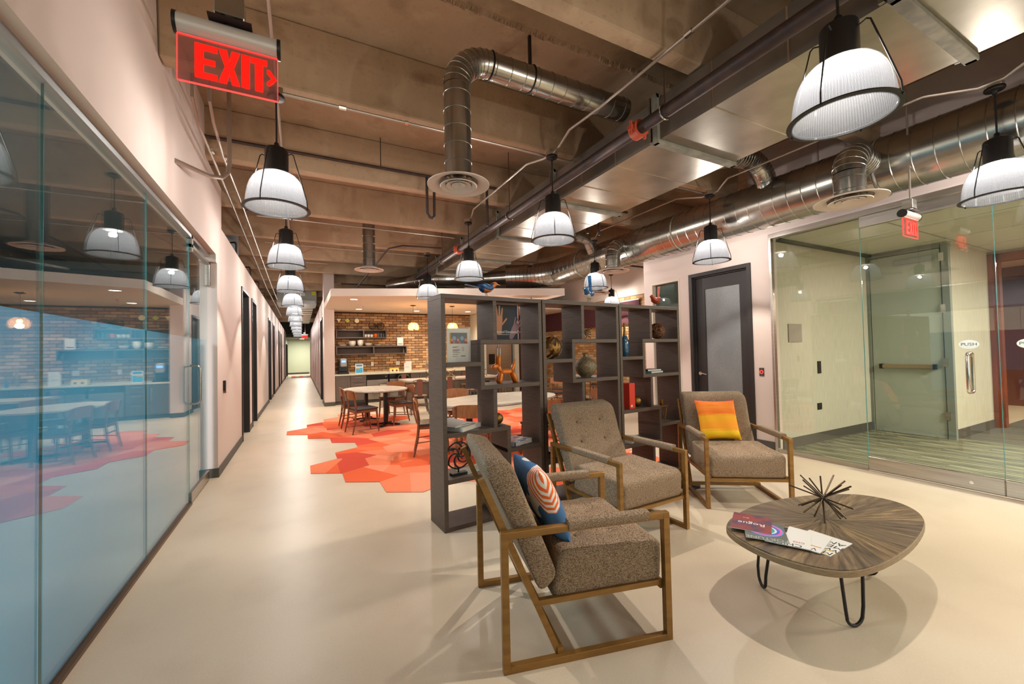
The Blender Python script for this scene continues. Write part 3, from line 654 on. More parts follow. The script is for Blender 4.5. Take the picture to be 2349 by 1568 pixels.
spiral('branch_duct', [(4.8, 9.2, 3.40), (4.2, 9.6, 3.38), (3.6, 9.75, 3.38), (2.9, 10.2, 3.38), (2.2, 11.4, 3.38)], .17, RD_, step=.16)
for yy in (2.0, 4.6, 7.2): MB().tube([(5.6+.31*math.cos(a), yy, 3.4+.31*math.sin(a)) for a in [2*PI*k/28 for k in range(28)]], .012, 4, closed=True).obj('joint_band', SEAL, RD_)
for yy in (2.62, 5.3): MB().tube([(5.6, yy, 3.7), (5.6, yy, ZS)], .006, 6).obj('hanger_rod', CONDUIT, RD_)
def branch(label, y, x, zb, R=.30):
    t = thing('branch_duct', label, 'duct', (0, 0, 0)); rr = .135
    pts = [(5.42, y+.05, 3.38), (5.28, y+.03, 3.40)]+[(x+.20-.20*math.sin(a), y, 3.40-.2+.2*math.cos(a)) for a in [PI/2*k/10 for k in range(0, 11)]]
    spiral('duct_elbow', pts, rr, t, step=.05); spiral('duct_drop', [(x, y, 3.20), (x, y, zb+.03)], rr-.004, t, step=.12)
    MB().tube([(5.36+.02*math.cos(0), y+.19*math.cos(a), 3.38+.19*math.sin(a)) for a in [2*PI*k/20 for k in range(20)]], .012, 5, closed=True).obj('saddle', GALVD, t)
    diffuser(t, x, y, zb, R)
branch('round branch duct and diffuser nearest the glass entrance', 2.02, 4.88, 2.93, .30)
branch('round branch duct and diffuser further along the main duct', 5.75, 5.10, 2.93, .29)
t = thing('branch_duct', 'short elbow duct and diffuser behind the white wall corner', 'duct', (0, 0, 0))
spiral('duct_elbow', [(5.75, 8.0, 3.42), (6.2, 8.05, 3.42)]+[(6.3+.28*math.sin(a), 8.05, 3.42-.28+.28*math.cos(a)) for a in [PI/2*k/8 for k in range(9)]], .15, t, step=.1)
spiral('duct_drop', [(6.58, 8.05, 3.14), (6.58, 8.05, 2.93)], .15, t); diffuser(t, 6.58, 8.05, 2.90, .33)
t = thing('flexible_duct', 'flexible silver elbow linking rectangular duct to round duct', 'duct', (0, 0, 0))
spiral('duct_elbow', [(3.92, 3.15, 3.62), (4.3, 3.15, 3.72), (4.8, 3.15, 3.86)]+[(5.05+.42*math.sin(a), 3.15, 3.88-.42+.42*math.cos(a)) for a in [PI/2*k/9 for k in range(10)]]+[(5.47, 3.15, 3.4)], .125, t, step=.05)
spiral('duct_elbow', [(3.92, 6.6, 3.58), (4.4, 6.6, 3.7), (4.9, 6.6, 3.80), (5.2, 6.6, 3.74), (5.35, 6.6, 3.5)], .125, t, step=.12)

# conduits
def conduit(label, pts, r=.012, m=CONDUIT, name='conduit', cat='conduit', couplings=()):
    t = thing(name, label, cat, (0, 0, 0)); MB().tube(pts, r, 8).obj('tube', m, t, smooth=True)
    for c in couplings:
        MB().tube([Vector(c[0]), Vector(c[1])], r*1.5, 8).obj('coupling', CHROME, t)
    return t
ZC = 3.67
conduit('steel conduit above the left row of pendant lamps', [(-.16, -1, 3.72), (-.16, 30, 3.72)], .013)
conduit('steel conduit crossing below the beams to the first left lamp', [(-.16, 3.86, 3.70), (2.86, 3.86, 3.70)], .014, couplings=[((0.32, 3.86, 3.70), (.38, 3.86, 3.70)), ((.9, 3.86, 3.7), (.93, 3.86, 3.70))])
conduit('steel conduit above the middle row of pendant lamps', [(2.47, -2, 3.73), (2.47, 2.9, 3.73), (2.45, 3.35, 3.74), (2.49, 3.6, 3.69), (2.49, 3.9, 3.69), (2.43, 4.2, 3.74), (2.43, 5.9, 3.74), (2.49, 6.15, 3.69), (2.49, 6.3, 3.69)], .013, couplings=[((2.47, 1.9, 3.73), (2.47, 1.96, 3.73))])
conduit('steel conduit above the right row of pendant lamps', [(5.0, -2, 3.71), (5.0, .8, 3.71), (5.16, 1.05, 3.66), (5.16, 1.2, 3.66), (5.02, 1.5, 3.72), (5.02, 3.4, 3.72), (5.16, 3.65, 3.66), (5.16, 3.9, 3.66), (5.0, 4.2, 3.72), (5.0, 6.0, 3.72), (5.14, 6.3, 3.66)], .013)
conduit('short cross conduit from the duct to the right lamp row', [(3.95, 3.86, 3.70), (5.16, 3.86, 3.70)], .014)
for i, (y, x1) in enumerate(((7.55, 2.7), (9.25, 2.7), (10.9, .6))):
    conduit(('thin conduit crossing the ceiling beyond the first diffuser', 'thin conduit crossing the ceiling over the round dining table', 'thin conduit crossing over the corridor mouth')[i], [(-.6, y, 3.74), (x1, y, 3.74)], .011)
conduit('outer of two conduits running down the left wall top', [(-.80, 4.26, ZS), (-.80, 4.26, 3.72), (-.80, 4.5, 3.6), (-.80, 5.0, 3.60), (-.82, 6.4, 3.62), (-.82, 13, 3.40), (-.8, 22, 3.4)], .013, couplings=[((-.78, 5.0, 3.60), (-.775, 5.06, 3.60))])
conduit('inner of two conduits running down the left wall top', [(-.68, 4.26, ZS), (-.68, 4.28, 3.72), (-.68, 4.45, 3.62), (-.70, 5.1, 3.60), (-.71, 6.4, 3.64), (-.70, 13, 3.46), (-.70, 16, 3.45)], .013, couplings=[((-.68, 5.1, 3.60), (-.675, 5.16, 3.60))])
conduit('thick grey conduit curving down into the left wall', [(-.62, 4.9, ZS), (-.62, 4.9, 3.45), (-.63, 4.87, 3.34), (-.67, 4.78, 3.25), (-.74, 4.62, 3.19), (-.935, 4.34, 3.18)], .02)
conduit('thin red cable looped below the beams on the left', [(-.9, 9.3, 3.5), (-.5, 9.3, 3.34), (-.2, 9.3, 3.45), (.3, 9.3, 3.74)], .004, mat('red cable', '9E3B2C', .6), 'cable', 'cable')
for k, yy in enumerate((8.2, 10.4, 12.4, 14.6)):
    conduit(('first', 'second', 'third', 'fourth')[k]+' small conduit hook rising from the left wall top, counted from the viewer', [(-.95, yy, 3.235), (-.95, yy, 3.40), (-.98, yy+.1, 3.46), (-1.1, yy+.35, 3.5), (-1.5, yy+.6, 3.5)], .014, PIPE)
bp_ = thing('sprinkler_branch', 'black branch pipe crossing the beams with drops beside the diffuser', 'pipe', (0, 0, 0))
MB().tube([(-.93, 5.45, 3.93), (2.65, 5.45, 3.93)], .02, 10).obj('pipe_run', PIPE, bp_, smooth=True)
MB().tube([(1.56, 5.45, 3.93), (1.56, 5.45, 3.42), (1.59, 5.45, 3.37), (1.63, 5.45, 3.36), (1.66, 5.45, 3.39), (1.66, 5.45, 3.72)], .02, 10).obj('pipe_drop', PIPE, bp_, smooth=True)
MB().tube([(2.46, 5.45, 3.93), (2.46, 5.45, 3.35)], .02, 10).obj('pipe_drop', PIPE, bp_, smooth=True)
for x in (.95, 1.9): MB().tube([(x, 5.45, 3.93), (x, 5.45, ZS)], .005, 6).obj('hanger_rod', BLKM, bp_)
MB().tube([(3.9, 5.45, 3.93), (5.2, 5.45, 3.93)], .02, 10).obj('pipe_run', PIPE, bp_, smooth=True)
for x in (4.3, 4.55): MB().tube([(x, 5.45, 3.93), (x, 5.45, 3.45)], .018, 10).obj('pipe_drop', PIPE, bp_, smooth=True)
conduit('pair of curved flexible conduits meeting beside the duct', [(2.7, 8.4, 3.74), (1.9, 8.5, 3.74), (1.65, 8.7, 3.7), (1.5, 9.2, 3.5), (1.35, 11.5, 3.3)], .018, PIPE)
for k, (x, y, x2, y2) in enumerate(((3.0, 11.8, 6.0, 11.8), (1.0, 12.0, 5.0, 12.0), (6.2, 7.5, 8.4, 7.6), (6.2, 6.6, 8.4, 7.0))):
    conduit(('dark pipe under the slab above the kitchen ceiling', 'second dark pipe under the slab over the kitchen', 'thin pipe above the cafe side near the brick', 'slanted thin pipe above the cafe side')[k], [(x, y, 3.35+.1*k), (x2, y2, 3.35+.1*k)], .02, PIPE)
t = thing('strip_light', 'unlit white strip light above the kitchen ceiling edge', 'ceiling light', (4.75, 10.9, 3.3))
MB().box(-.6, .6, -.05, .05, 0, .05).obj('housing', PAPER, t)
for sx in (-.5, .5): MB().tube([(sx, 0, .05), (sx, 0, 1.03)], .004, 6).obj('hanger_rod', BLKM, t)
MB().box(-.58, .58, -.04, .04, -.02, 0).obj('lens', PAPER, t)

# ------------------------------------------------------------ pendant lamps
def shade_material():
    m = bpy.data.materials.new('ribbed prismatic acrylic'); m.use_nodes = True; nt = m.node_tree; nt.nodes.clear()
    N = nt.nodes.new; L = nt.links.new
    o = N('ShaderNodeOutputMaterial'); tr = N('ShaderNodeBsdfTransparent'); tr.inputs[0].default_value = (.93, .95, 1, 1)
    tl = N('ShaderNodeBsdfTranslucent'); tl.inputs[0].default_value = (.034, .036, .040, 1); df = N('ShaderNodeBsdfDiffuse'); df.inputs[0].default_value = (.038, .040, .044, 1)
    m0 = N('ShaderNodeMixShader'); m0.inputs[0].default_value = .45; L(tl.outputs[0], m0.inputs[1]); L(df.outputs[0], m0.inputs[2])
    tc = N('ShaderNodeTexCoord'); sp = N('ShaderNodeSeparateXYZ'); L(tc.outputs['Object'], sp.inputs[0])
    at = N('ShaderNodeMath'); at.operation = 'ARCTAN2'; L(sp.outputs[1], at.inputs[0]); L(sp.outputs[0], at.inputs[1])
    mu = N('ShaderNodeMath'); mu.operation = 'MULTIPLY'; mu.inputs[1].default_value = 110; L(at.outputs[0], mu.inputs[0])
    si = N('ShaderNodeMath'); si.operation = 'SINE'; L(mu.outputs[0], si.inputs[0])
    mr = N('ShaderNodeMapRange'); mr.inputs['From Min'].default_value = -1; mr.inputs['To Min'].default_value = .56; mr.inputs['To Max'].default_value = .88; L(si.outputs[0], mr.inputs[0])
    m1 = N('ShaderNodeMixShader'); L(mr.outputs[0], m1.inputs[0]); L(tr.outputs[0], m1.inputs[1]); L(m0.outputs[0], m1.inputs[2])
    gl = N('ShaderNodeBsdfGlossy'); gl.inputs['Roughness'].default_value = .12; fr = schlick(nt, .03)
    m2 = N('ShaderNodeMixShader'); L(fr, m2.inputs[0]); L(m1.outputs[0], m2.inputs[1]); L(gl.outputs[0], m2.inputs[2]); L(m2.outputs[0], o.inputs[0])
    m.diffuse_color = (.9, .93, 1, .6)
    return m
SHADE = shade_material()
BULB = mat('glowing lamp disc', 'FFF2E0', .4, emit=14)
LABSH = 'ribbed bell pendant lamp, '
def make_lamp(loc, label):
    t = thing('pendant_lamp', label, 'pendant lamp', loc, group='ribbed bell pendant lamps')
    prof = [(.085, .290), (.118, .282), (.150, .262), (.176, .230), (.195, .190), (.208, .145), (.217, .095), (.222, .045), (.225, .005)]
    MB().lathe(prof, 96, cap=False).obj('shade', SHADE, t, smooth=True)
    MB().lathe([(.222, .006), (.246, .004), (.247, -.002), (.222, -.004), (.218, .0)], 64, cap=False).obj('rim', BLKM, t, smooth=True)
    MB().lathe([(.224, -.005), (.218, -.006), (.216, .006), (.221, .010)], 64, cap=False).obj('rim_lens', SHADE, t, smooth=True)
    MB().lathe([(.088, .285), (.086, .30), (.086, .475), (.082, .487), (.05, .505), (.022, .512), (.018, .54), (.010, .55)], 32).obj('housing', BLKM, t, smooth=True)
    MB().lathe([(.075, .287), (.075, .283), (0.001, .283)], 24, cap=False).obj('bulb', BULB, t)
    for k in range(4):
        a = PI/4+k*PI/2+.35; ca, sa = math.cos(a), math.sin(a)
        P = [(.085, .44), (.118, .452), (.134, .44), (.20, .20), (.238, .06), (.242, .006)]
        MB().tube([(r*ca, r*sa, z) for r, z in P], .0042, 6).obj('wire_arm', BLKM, t, smooth=True)
        MB().ell((.242*ca, .242*sa, -.006), .006, 8, 6).obj('thumb_screw', BLKM, t)
    MB().tube([(0, 0, .54), (0, 0, .93)], .007, 8).obj('cord', BLKM, t)
    MB().lathe([(.060, .935), (.064, .93), (.064, .915), (.058, .908), (.02, .905), (.015, .88)], 28).obj('canopy', BLKM, t, smooth=True)
    MB().box(-.05, .05, -.05, .05, .935, .99).obj('junction_box', GALV, t, bevel=.004, segs=1)
    ld = bpy.data.lights.new('lamp_light', 'POINT'); ld.energy = LAMP_W; ld.color = (1, .915, .81); ld.shadow_soft_size = .025
    lo = bpy.data.objects.new('lamp_light', ld); COL.objects.link(lo); lo.parent = t; lo.location = (0, 0, .235)
    return t
ordn = ['first', 'second', 'third', 'fourth', 'fifth', 'sixth', 'seventh', 'eighth', 'ninth', 'tenth', 'eleventh', 'twelfth', 'thirteenth']
lamp0 = make_lamp((-.16, 3.80, 2.70), LABSH+'in front of the exit sign row, nearest of the corridor row')
ysl = [6.22, 8.60, 11.1, 13.7, 16.2, 18.7, 21.2, 23.7, 26.2, 28.7]
for k, y in enumerate(ysl): dup(lamp0, (-.16, y, 2.70), .3*k, LABSH+ordn[k+1]+' of the corridor row counted from the viewer')
for (x, y), lb in {(2.56, 1.08): 'the largest, above the coffee table beside the rectangular duct', (2.47, 3.72): 'above the bookshelf, second of the middle row',
                   (2.47, 6.24): 'behind the blue bird, third of the middle row', (5.22, 1.12): 'in front of the glass entrance header', (5.13, 3.76): 'in front of the black door, under the main duct',
                   (5.13, 6.30): 'behind the small blue bird on the bookshelf top', (7.9, 9.0): 'beside the pale brick wall, behind the bookshelf top', (2.47, 8.7): 'fourth of the middle row, mostly hidden by the bookshelf',
                   (2.5, -1.4): 'behind the viewer over the lounge', (5.15, -1.4): 'behind the viewer near the glass entrance', (5.13, 8.8): 'seen through the top of the second bookshelf'}.items():
    if (x, y) == (5.13, 8.8): z = 2.28
    else: z = 2.70
    r = dup(lamp0, (x, y, z), x+y, LABSH+lb)
    if z < 2.7: 
        for c in r.children:
            if c.name.startswith('cord'): c.scale = (1, 1, 2.0); c.location.z = -.5
            if c.name.startswith(('canopy', 'junction')): c.location.z = .42

# ------------------------------------------------------------ exit signs
REDL = mat('red exit lettering', 'FF0A04', .4, emit=2.2); REDE = mat('red lit acrylic edge', 'F4403C', .3, emit=1.2)
ACR = glassmat('pink tinted acrylic', 'DDC6C2', haze=('D89A96', .16, .5))
def exit_sign(label, x0, x1, y, z0, stem_top, box=True):
    t = thing('exit_sign', label, 'exit sign', (x0, y, z0)); W = x1-x0; H = .175
    MB().box(0, W, -.004, .004, 0, H).obj('acrylic_panel', ACR, t)
    e = MB(); e.box(-.002, 0, -.0045, .0045, 0, H); e.box(W, W+.002, -.0045, .0045, 0, H); e.box(0, W, -.0045, .0045, -.003, 0); e.box(0, W, -.0045, .0045, H, H+.004); e.obj('lit_edge', REDE, t)
    n = 20; hp = [(.036*math.cos(a)*(1.0), .036*math.sin(a)) for a in [2*PI*k/n for k in range(n)]]
    b = MB(); b.add([(0, u, H+.04+v) for u, v in hp]+[(W, u, H+.04+v) for u, v in hp], [tuple(range(n)), tuple(range(2*n-1, n-1, -1))]+[(k, n+k, n+(k+1) % n, (k+1) % n) for k in range(n)])
    b.box(0, W, -.014, .014, H+.002, H+.02); b.obj('housing', mat('silver white housing', 'CBC4BE', .38, .25), t, smooth=True)
    for xx in (-.012, W):
        c = MB(); c.add([(xx, u*1.08, H+.04+v*1.08) for u, v in hp]+[(xx+.012, u*1.08, H+.04+v*1.08) for u, v in hp], [tuple(range(n)), tuple(range(2*n-1, n-1, -1))]+[(k, n+k, n+(k+1) % n, (k+1) % n) for k in range(n)])
        c.obj('end_cap', BLKM, t, smooth=True)
    MB().box(W*.30, W*.74, -.05, .05, H+.078, H+.084).obj('canopy_plate', mat('dark red brown plate', '2E1A1A', .3), t)
    MB().tube([(W*.5, 0, H+.07), (W*.5, 0, H+.09)], .02, 10).obj('swivel', BLKM, t)
    MB().box(W*.36, W*.66, -.04, .04, H+.10, H+.19).obj('junction_box', GALVD, t, bevel=.003, segs=1)
    MB().tube([(W*.5, 0, H+.085), (W*.5, 0, H+.10)], .03, 10).obj('swivel', GALVD, t)
    MB().tube([(W*.6, 0, H+.19), (W*.6, .0, stem_top-z0)], .009, 8).obj('stem', CONDUIT, t)
    # block letters built as bars
    L = MB(); s = .118; z = .028; y0, y1 = -.0075, -.0045
    def R(xa, xb, za, zb): L.box(xa, xb, y0, y1, z+za*s, z+zb*s)
    k = W/.325; sw = .027*k; s = .132; z = .022
    x = .053*k; wd = .070*k; R(x, x+sw, 0, 1); R(x+sw, x+wd, .83, 1); R(x+sw, x+wd*.9, .42, .58); R(x+sw, x+wd, 0, .17)
    x = .127*k; wd = .070*k; m_ = x+wd/2
    L.prof([(x, z+s), (x+sw, z+s), (m_, z+.66*s), (x+wd-sw, z+s), (x+wd, z+s), (m_+.014*k, z+.5*s), (x+wd, z), (x+wd-sw, z), (m_, z+.34*s), (x+sw, z), (x, z), (m_-.014*k, z+.5*s)], y0, y1)
    x = .202*k; R(x, x+sw, 0, 1)
    x = .233*k; wd = .056*k; R(x, x+wd, .83, 1); R(x+wd/2-sw/2, x+wd/2+sw/2, 0, .83)
    x = .2885*k
    L.prof([(x, z+.72*s), (x+.010*k, z+.72*s), (x+.034*k, z+.47*s), (x+.010*k, z+.24*s), (x, z+.24*s), (x, z+.34*s), (x+.018*k, z+.47*s), (x, z+.62*s)], y0, y1)
    L.obj('lettering', REDL, t)
    return t
exit_sign('large red EXIT sign hanging near the left glass wall', -.40, -.075, 1.9, 2.545, ZB+.4)
exit_sign('smaller looking red EXIT sign in front of the glass entrance', 5.15, 5.47, 1.72, 2.53, ZS)
exit_sign('tiny red EXIT sign far down the corridor', .02, .42, 29.0, 2.62, ZB)

# ------------------------------------------------------------ kitchen
Yk = 13.35
def handle(p, q, par): MB().bar(p, q, .012, .03).obj('handle', STEEL, par, bevel=.003, segs=1)
t = thing('kitchen_cabinet', 'taupe base cabinet with one tall door beside the column', 'cabinet', (.92, Yk, 0))
MB().box(0, .42, .02, .63, .1, .865).obj('body', CAB, t); dd = MB().box(.004, .416, 0, .02, .105, .86).obj('door', CAB, t, bevel=.002, segs=1)
MB().bar((.37, -.02, .45), (.37, -.02, .78), .012).obj('handle', STEEL, dd); MB().box(0, .42, .05, .63, 0, .1).obj('toe_kick', BASEB, t)
t = thing('kitchen_cabinet', 'taupe base cabinet with three drawers', 'cabinet', (1.342, Yk, 0))
MB().box(0, .46, .02, .63, .1, .865).obj('body', CAB, t); MB().box(0, .46, .05, .63, 0, .1).obj('toe_kick', BASEB, t)
for z0, z1 in ((.105, .40), (.405, .64), (.645, .86)):
    dr = MB().box(.004, .456, 0, .02, z0, z1-.004).obj('drawer', CAB, t, bevel=.002, segs=1); MB().bar((.12, -.02, z1-.06), (.34, -.02, z1-.06), .012).obj('handle', STEEL, dr)
for k, x in enumerate((1.81, 2.50)):
    t = thing('under_counter_appliance', ('stainless appliance with black control strip, left of two', 'stainless appliance with black control strip, right of two')[k], 'appliance', (x, Yk, 0))
    MB().box(0, .66, .02, .63, .08, .865).obj('body', mat('appliance dark', '35312E', .5), t); MB().box(.01, .65, 0, .02, .10, .70).obj('door', STEEL, t, bevel=.004)
    MB().box(.01, .65, -.005, .02, .71, .86).obj('control_strip', mat('glossy black strip', '1E1A1A', .15), t); MB().box(0, .66, .05, .63, 0, .08).obj('toe_kick', BASEB, t)
    MB().tube([(.58, -.02, .79), (.58, -.005, .79)], .016, 12).obj('knob', STEEL, t); MB().bar((.08, -.035, .66), (.58, -.035, .66), .014).obj('handle', STEEL, t)
for k in range(4):
    t = thing('kitchen_cabinet', 'taupe sink base cabinet, number %s from the appliances' % ('one', 'two', 'three', 'four')[k], 'cabinet', (3.18+.58*k, Yk, 0))
    MB().box(0, .578, .02, .63, .1, .865).obj('body', CAB, t); MB().box(0, .578, .05, .63, 0, .1).obj('toe_kick', BASEB, t)
    for sx in (0, 1):
        dd = MB().box(.004+.287*sx, .285+.287*sx, 0, .02, .105, .86).obj('door', CAB, t, bevel=.002, segs=1); MB().bar((.25+.07*sx, -.02, .55), (.25+.07*sx, -.02, .78), .012).obj('handle', STEEL, dd)
ct = MB(); ct.box(.905, 5.52, Yk-.03, 13.985, .87, .91); ct.box(.905, 5.52, 13.96, 13.985, .91, .935)
tag(ct.obj('countertop', COUNTER, bevel=.003, segs=1), 'pale quartz countertop along the brick wall', 'countertop')
def wall_shelf(label, x0, x1, z0, z1, div):
    t = thing('wall_shelf', label, 'shelf', (x0, 13.70, z0)); W = x1-x0; H = z1-z0; D = .28; th = .035
    MB().box(0, W, 0, D, 0, th).obj('bottom_board', SHELFM, t); MB().box(0, W, 0, D, H-th, H).obj('top_board', SHELFM, t)
    for x in (0, div, W-th): MB().box(x, x+th, 0, D, th, H-th).obj('divider', SHELFM, t)
    MB().box(th, W-th, D-.012, D, th, H-th).obj('back_panel', mat('taupe back', '5A4A42', .6), t)
wall_shelf('upper dark box shelf on the kitchen brick', .97, 2.50, 2.02, 2.29, .80)
wall_shelf('lower and longer dark box shelf on the kitchen brick', .97, 3.15, 1.50, 1.77, 1.10)
CER = mat('white ceramic', 'E3DED2', .25)
def bowl(x, z, r, h, n, label, cat='bowl'):
    t = thing('bowl_stack' if n > 1 else cat, label, cat, (x, 13.84, z))
    for k in range(n):
        MB().lathe([(r*.45, 0), (r*.8, h*.35), (r, h), (r*.97, h), (r*.75, h*.45), (.001, h*.2)], 24, cap=True).obj('dish', CER, t, smooth=True, loc=(0, 0, k*h*.32))
bowl(1.17, 1.77, .125, .04, 2, 'low stack of white plates, leftmost on the lower kitchen shelf', 'plates')
bowl(1.46, 1.77, .11, .10, 3, 'tall stack of white bowls, second dish pile on the lower shelf', 'bowls')
bowl(1.70, 1.77, .10, .12, 3, 'stack of deep white bowls, third pile on the lower shelf', 'bowls')
bowl(1.95, 1.77, .115, .07, 2, 'white bowls in the middle of the lower kitchen shelf', 'bowls')
bowl(2.25, 1.77, .13, .035, 2, 'flat white plates right of the middle of the lower shelf', 'plates')
bowl(2.53, 1.77, .11, .045, 1, 'single shallow white bowl on the lower kitchen shelf', 'bowl')
bowl(2.75, 1.77, .09, .03, 2, 'small plates in front of the framed notice', 'plates')
for k, x in enumerate((1.86, 1.96, 2.06)):
    o = MB().lathe([(.03, 0), (.045, .02), (.047, .09), (.043, .09), (.038, .02), (.001, .012)], 18).obj('mug', CER, smooth=True, loc=(x, 13.84, 2.055)); tag(o, ('left', 'middle', 'right')[k]+' of three white mugs on the upper kitchen shelf', 'mug', 'white mugs')
o = MB().lathe([(.045, 0), (.06, .03), (.058, .11), (.054, .11), (.05, .03), (.001, .015)], 18).obj('mug', mat('orange ceramic', 'E2661C', .35), smooth=True, loc=(2.18, 13.84, 2.055)); tag(o, 'orange mug on the upper kitchen shelf', 'mug')
for k, x in enumerate((2.27, 2.35, 2.43)):
    o = MB().lathe([(.03, 0), (.037, .12), (.034, .12), (.028, .01), (.001, .008)], 16).obj('drinking_glass', glassmat('tumbler glass', 'D8DED8', haze=('C8CEC8', .35, .5)) if 'tumbler glass' not in MATS else MATS['tumbler glass'], smooth=True, loc=(x, 13.84, 2.055)); tag(o, ('left', 'middle', 'right')[k]+' of three clear tumblers right of the orange mug', 'glass', 'clear tumblers')
for k, (x, lb) in enumerate(((2.11, 'small clear bottle by the divider of the lower shelf'), (3.06, 'small clear bottle at the right end of the lower shelf'))):
    o = MB().lathe([(.03, 0), (.032, .10), (.012, .13), (.012, .17), (.001, .17)], 14).obj('small_bottle', MATS['tumbler glass'], smooth=True, loc=(x, 13.80, 1.535)); tag(o, lb, 'bottle')
# little road signs and wire art on the upper shelf
def mini_sign(x, shape, m1, m2, label):
    t = thing('mini_road_sign', label, 'ornament', (x, 13.8, 2.29))
    MB().lathe([(.05, 0), (.05, .012), (.001, .012)], 16).obj('base', BLKM, t); MB().tube([(0, 0, .01), (0, 0, .24)], .006, 6).obj('post', BLKM, t)
    def poly(s):
        if shape == 'tri': return [(-s, .20+.09+s*.8), (s, .29+s*.8), (0, .29-s*1.0)]
        if shape == 'dia': return [(0, .29-s*1.1), (s*1.1, .29), (0, .29+s*1.1), (-s*1.1, .29)]
        return [(s*math.cos(2*PI*k/24), .29+s*math.sin(2*PI*k/24)) for k in range(24)]
    MB().prof(poly(.085), -.012, -.004).obj('sign_plate', m1, t); MB().prof(poly(.070), -.016, -.012).obj('sign_face', m2, t)
CRM = mat('cream sign', 'E8D7A8', .5)
mini_sign(1.07, 'tri', BLKM, CRM, 'little cream triangle road sign on the upper kitchen shelf'); mini_sign(1.32, 'dia', BLKM, mat('yellow green sign', 'B5B22A', .5), 'little yellow diamond road sign on the upper kitchen shelf')
mini_sign(1.60, 'cir', BLKM, CRM, 'little round cream road sign on the upper kitchen shelf')
for x, lb, n in ((2.07, 'black wire globe ornament on the upper shelf', 5), (2.33, 'black wire tangle ornament at the right end of the upper shelf', 7)):
    t = thing('wire_ornament', lb, 'ornament', (x, 13.8, 2.29+.13))
    for k in range(n):
        rot = Matrix.Rotation(k*PI/n, 3, 'X') @ Matrix.Rotation(k*1.1, 3, 'Z')
        MB().tube([rot @ Vector((.12*math.cos(a), .12*math.sin(a), 0)) for a in [2*PI*j/18 for j in range(18)]], .005, 5, closed=True).obj('wire_ring', BLKM, t)
    MB().box(-.05, .05, -.04, .04, -.13, -.115).obj('base', BLKM, t)
t = thing('framed_notice', 'white framed notice standing at the right end of the lower kitchen shelf', 'notice', (2.97, 13.88, 1.77)); MB().box(-.10, .10, 0, .02, 0, .28).obj('frame', PAPER, t); MB().box(-.07, .07, -.003, 0, .05, .07).obj('printed_line', INK, t); MB().box(-.08, .08, -.002, 0, .02, .26).obj('sheet', mat('sheet', 'EEEAE2', .6), t)
# counter things
t = thing('coffee_machine', 'black pod coffee machine with blue display on the counter', 'coffee machine', (1.17, 13.68, .91))
MB().box(-.15, .15, -.19, .2, 0, .06).obj('drip_base', mat('black plastic', '1E1C1C', .35), t, bevel=.012); MB().box(-.14, .14, -.02, .2, .06, .45).obj('body', MATS['black plastic'], t, bevel=.02); MB().box(-.10, .10, -.15, 0, .22, .48).obj('brew_head', mat('silver plastic', '9A9894', .35, .4), t, bevel=.04, segs=3)
MB().box(-.06, .06, -.158, -.15, .36, .42).obj('display', mat('blue display', '5C83FF', .4, emit=3), t)
t = thing('counter_flyer', 'blue and white flyer in a clear stand on the counter', 'flyer', (1.63, 13.60, .91)); MB().box(-.115, .115, 0, .012, 0, .30).obj('stand', PAPER, t); MB().box(-.10, .10, -.003, 0, .02, .18).obj('blue_photo', mat('sea blue print', '2C93C8', .4, 0, '4FB5D8', (20, 20, 20)), t); MB().box(-.09, .09, -.003, 0, .22, .28).obj('blue_title', mat('title blue', '3C8FC0', .4), t); MB().box(-.09, .02, -.004, 0, .14, .17).obj('sand_patch', mat('sand', 'C9A26A', .6), t)
t = thing('snack_box', 'yellow topped snack box on the counter', 'box', (2.72, 13.72, .91)); MB().box(-.14, .14, -.09, .09, 0, .13).obj('carton', mat('cream carton', 'E6D7A6', .6), t, bevel=.003); MB().box(-.142, .142, -.092, .092, .11, .135).obj('yellow_lid', mat('carton yellow', 'E5B71E', .6), t)
for x in (-.06, .07): MB().lathe([(.03, 0), (.03, .003), (.001, .003)], 12).obj('chocolate_print', mat('chocolate print', '6B3A1E', .6), t, loc=(x, -.091, .05)).rotation_euler = (PI/2, 0, 0)
for x, h, lb in ((3.13, .28, 'white printed sheet holder on the counter, nearer one'), (3.22, .34, 'white printed sheet holder leaning at the brick wall')):
    t = thing('sheet_holder', lb, 'notice', (x, 13.62 if h < .3 else 13.8, .91)); MB().box(-.10, .10, 0, .01, 0, h).obj('sheet', PAPER, t); MB().box(-.07, .05, -.002, 0, h*.5, h*.52).obj('printed_line', INK, t)
for x, w_, lb in ((2.08, .08, 'single white outlet plate on the brick'), (2.90, .13, 'double white outlet plate on the brick')):
    t = thing('outlet_plate', lb, 'outlet', (x, 13.982, 1.19)); MB().box(-w_/2, w_/2, -.008, 0, -.065, .065).obj('plate', PAPER, t, bevel=.002); MB().box(-.015, .015, -.010, -.008, -.03, .03).obj('socket', CER, t)
t = thing('faucet', 'chrome gooseneck faucet at the kitchen sink', 'faucet', (3.82, 13.82, .91)); MB().tube([(0, 0, 0), (0, 0, .25)]+[(0, -.07+.07*math.cos(a), .25+.07*math.sin(a)) for a in (.5, 1, 1.57, 2.1, 2.6, 3.1)]+[(0, -.14, .2)], .011, 8).obj('spout', CHROME, t, smooth=True); MB().lathe([(.025, 0), (.025, .03), (.012, .04)], 14).obj('base', CHROME, t); MB().tube([(.02, 0, .04), (.08, 0, .08)], .007, 6).obj('lever', CHROME, t)
t = thing('soap_bottle', 'clear soap bottle beside the faucet', 'bottle', (4.0, 13.8, .91)); MB().lathe([(.03, 0), (.032, .12), (.012, .15), (.012, .17)], 14).obj('body', mat('blue soap', '4C78B8', .3), t, smooth=True); MB().tube([(0, 0, .17), (0, 0, .21), (0, -.04, .21)], .005, 6).obj('pump', CHROME, t)
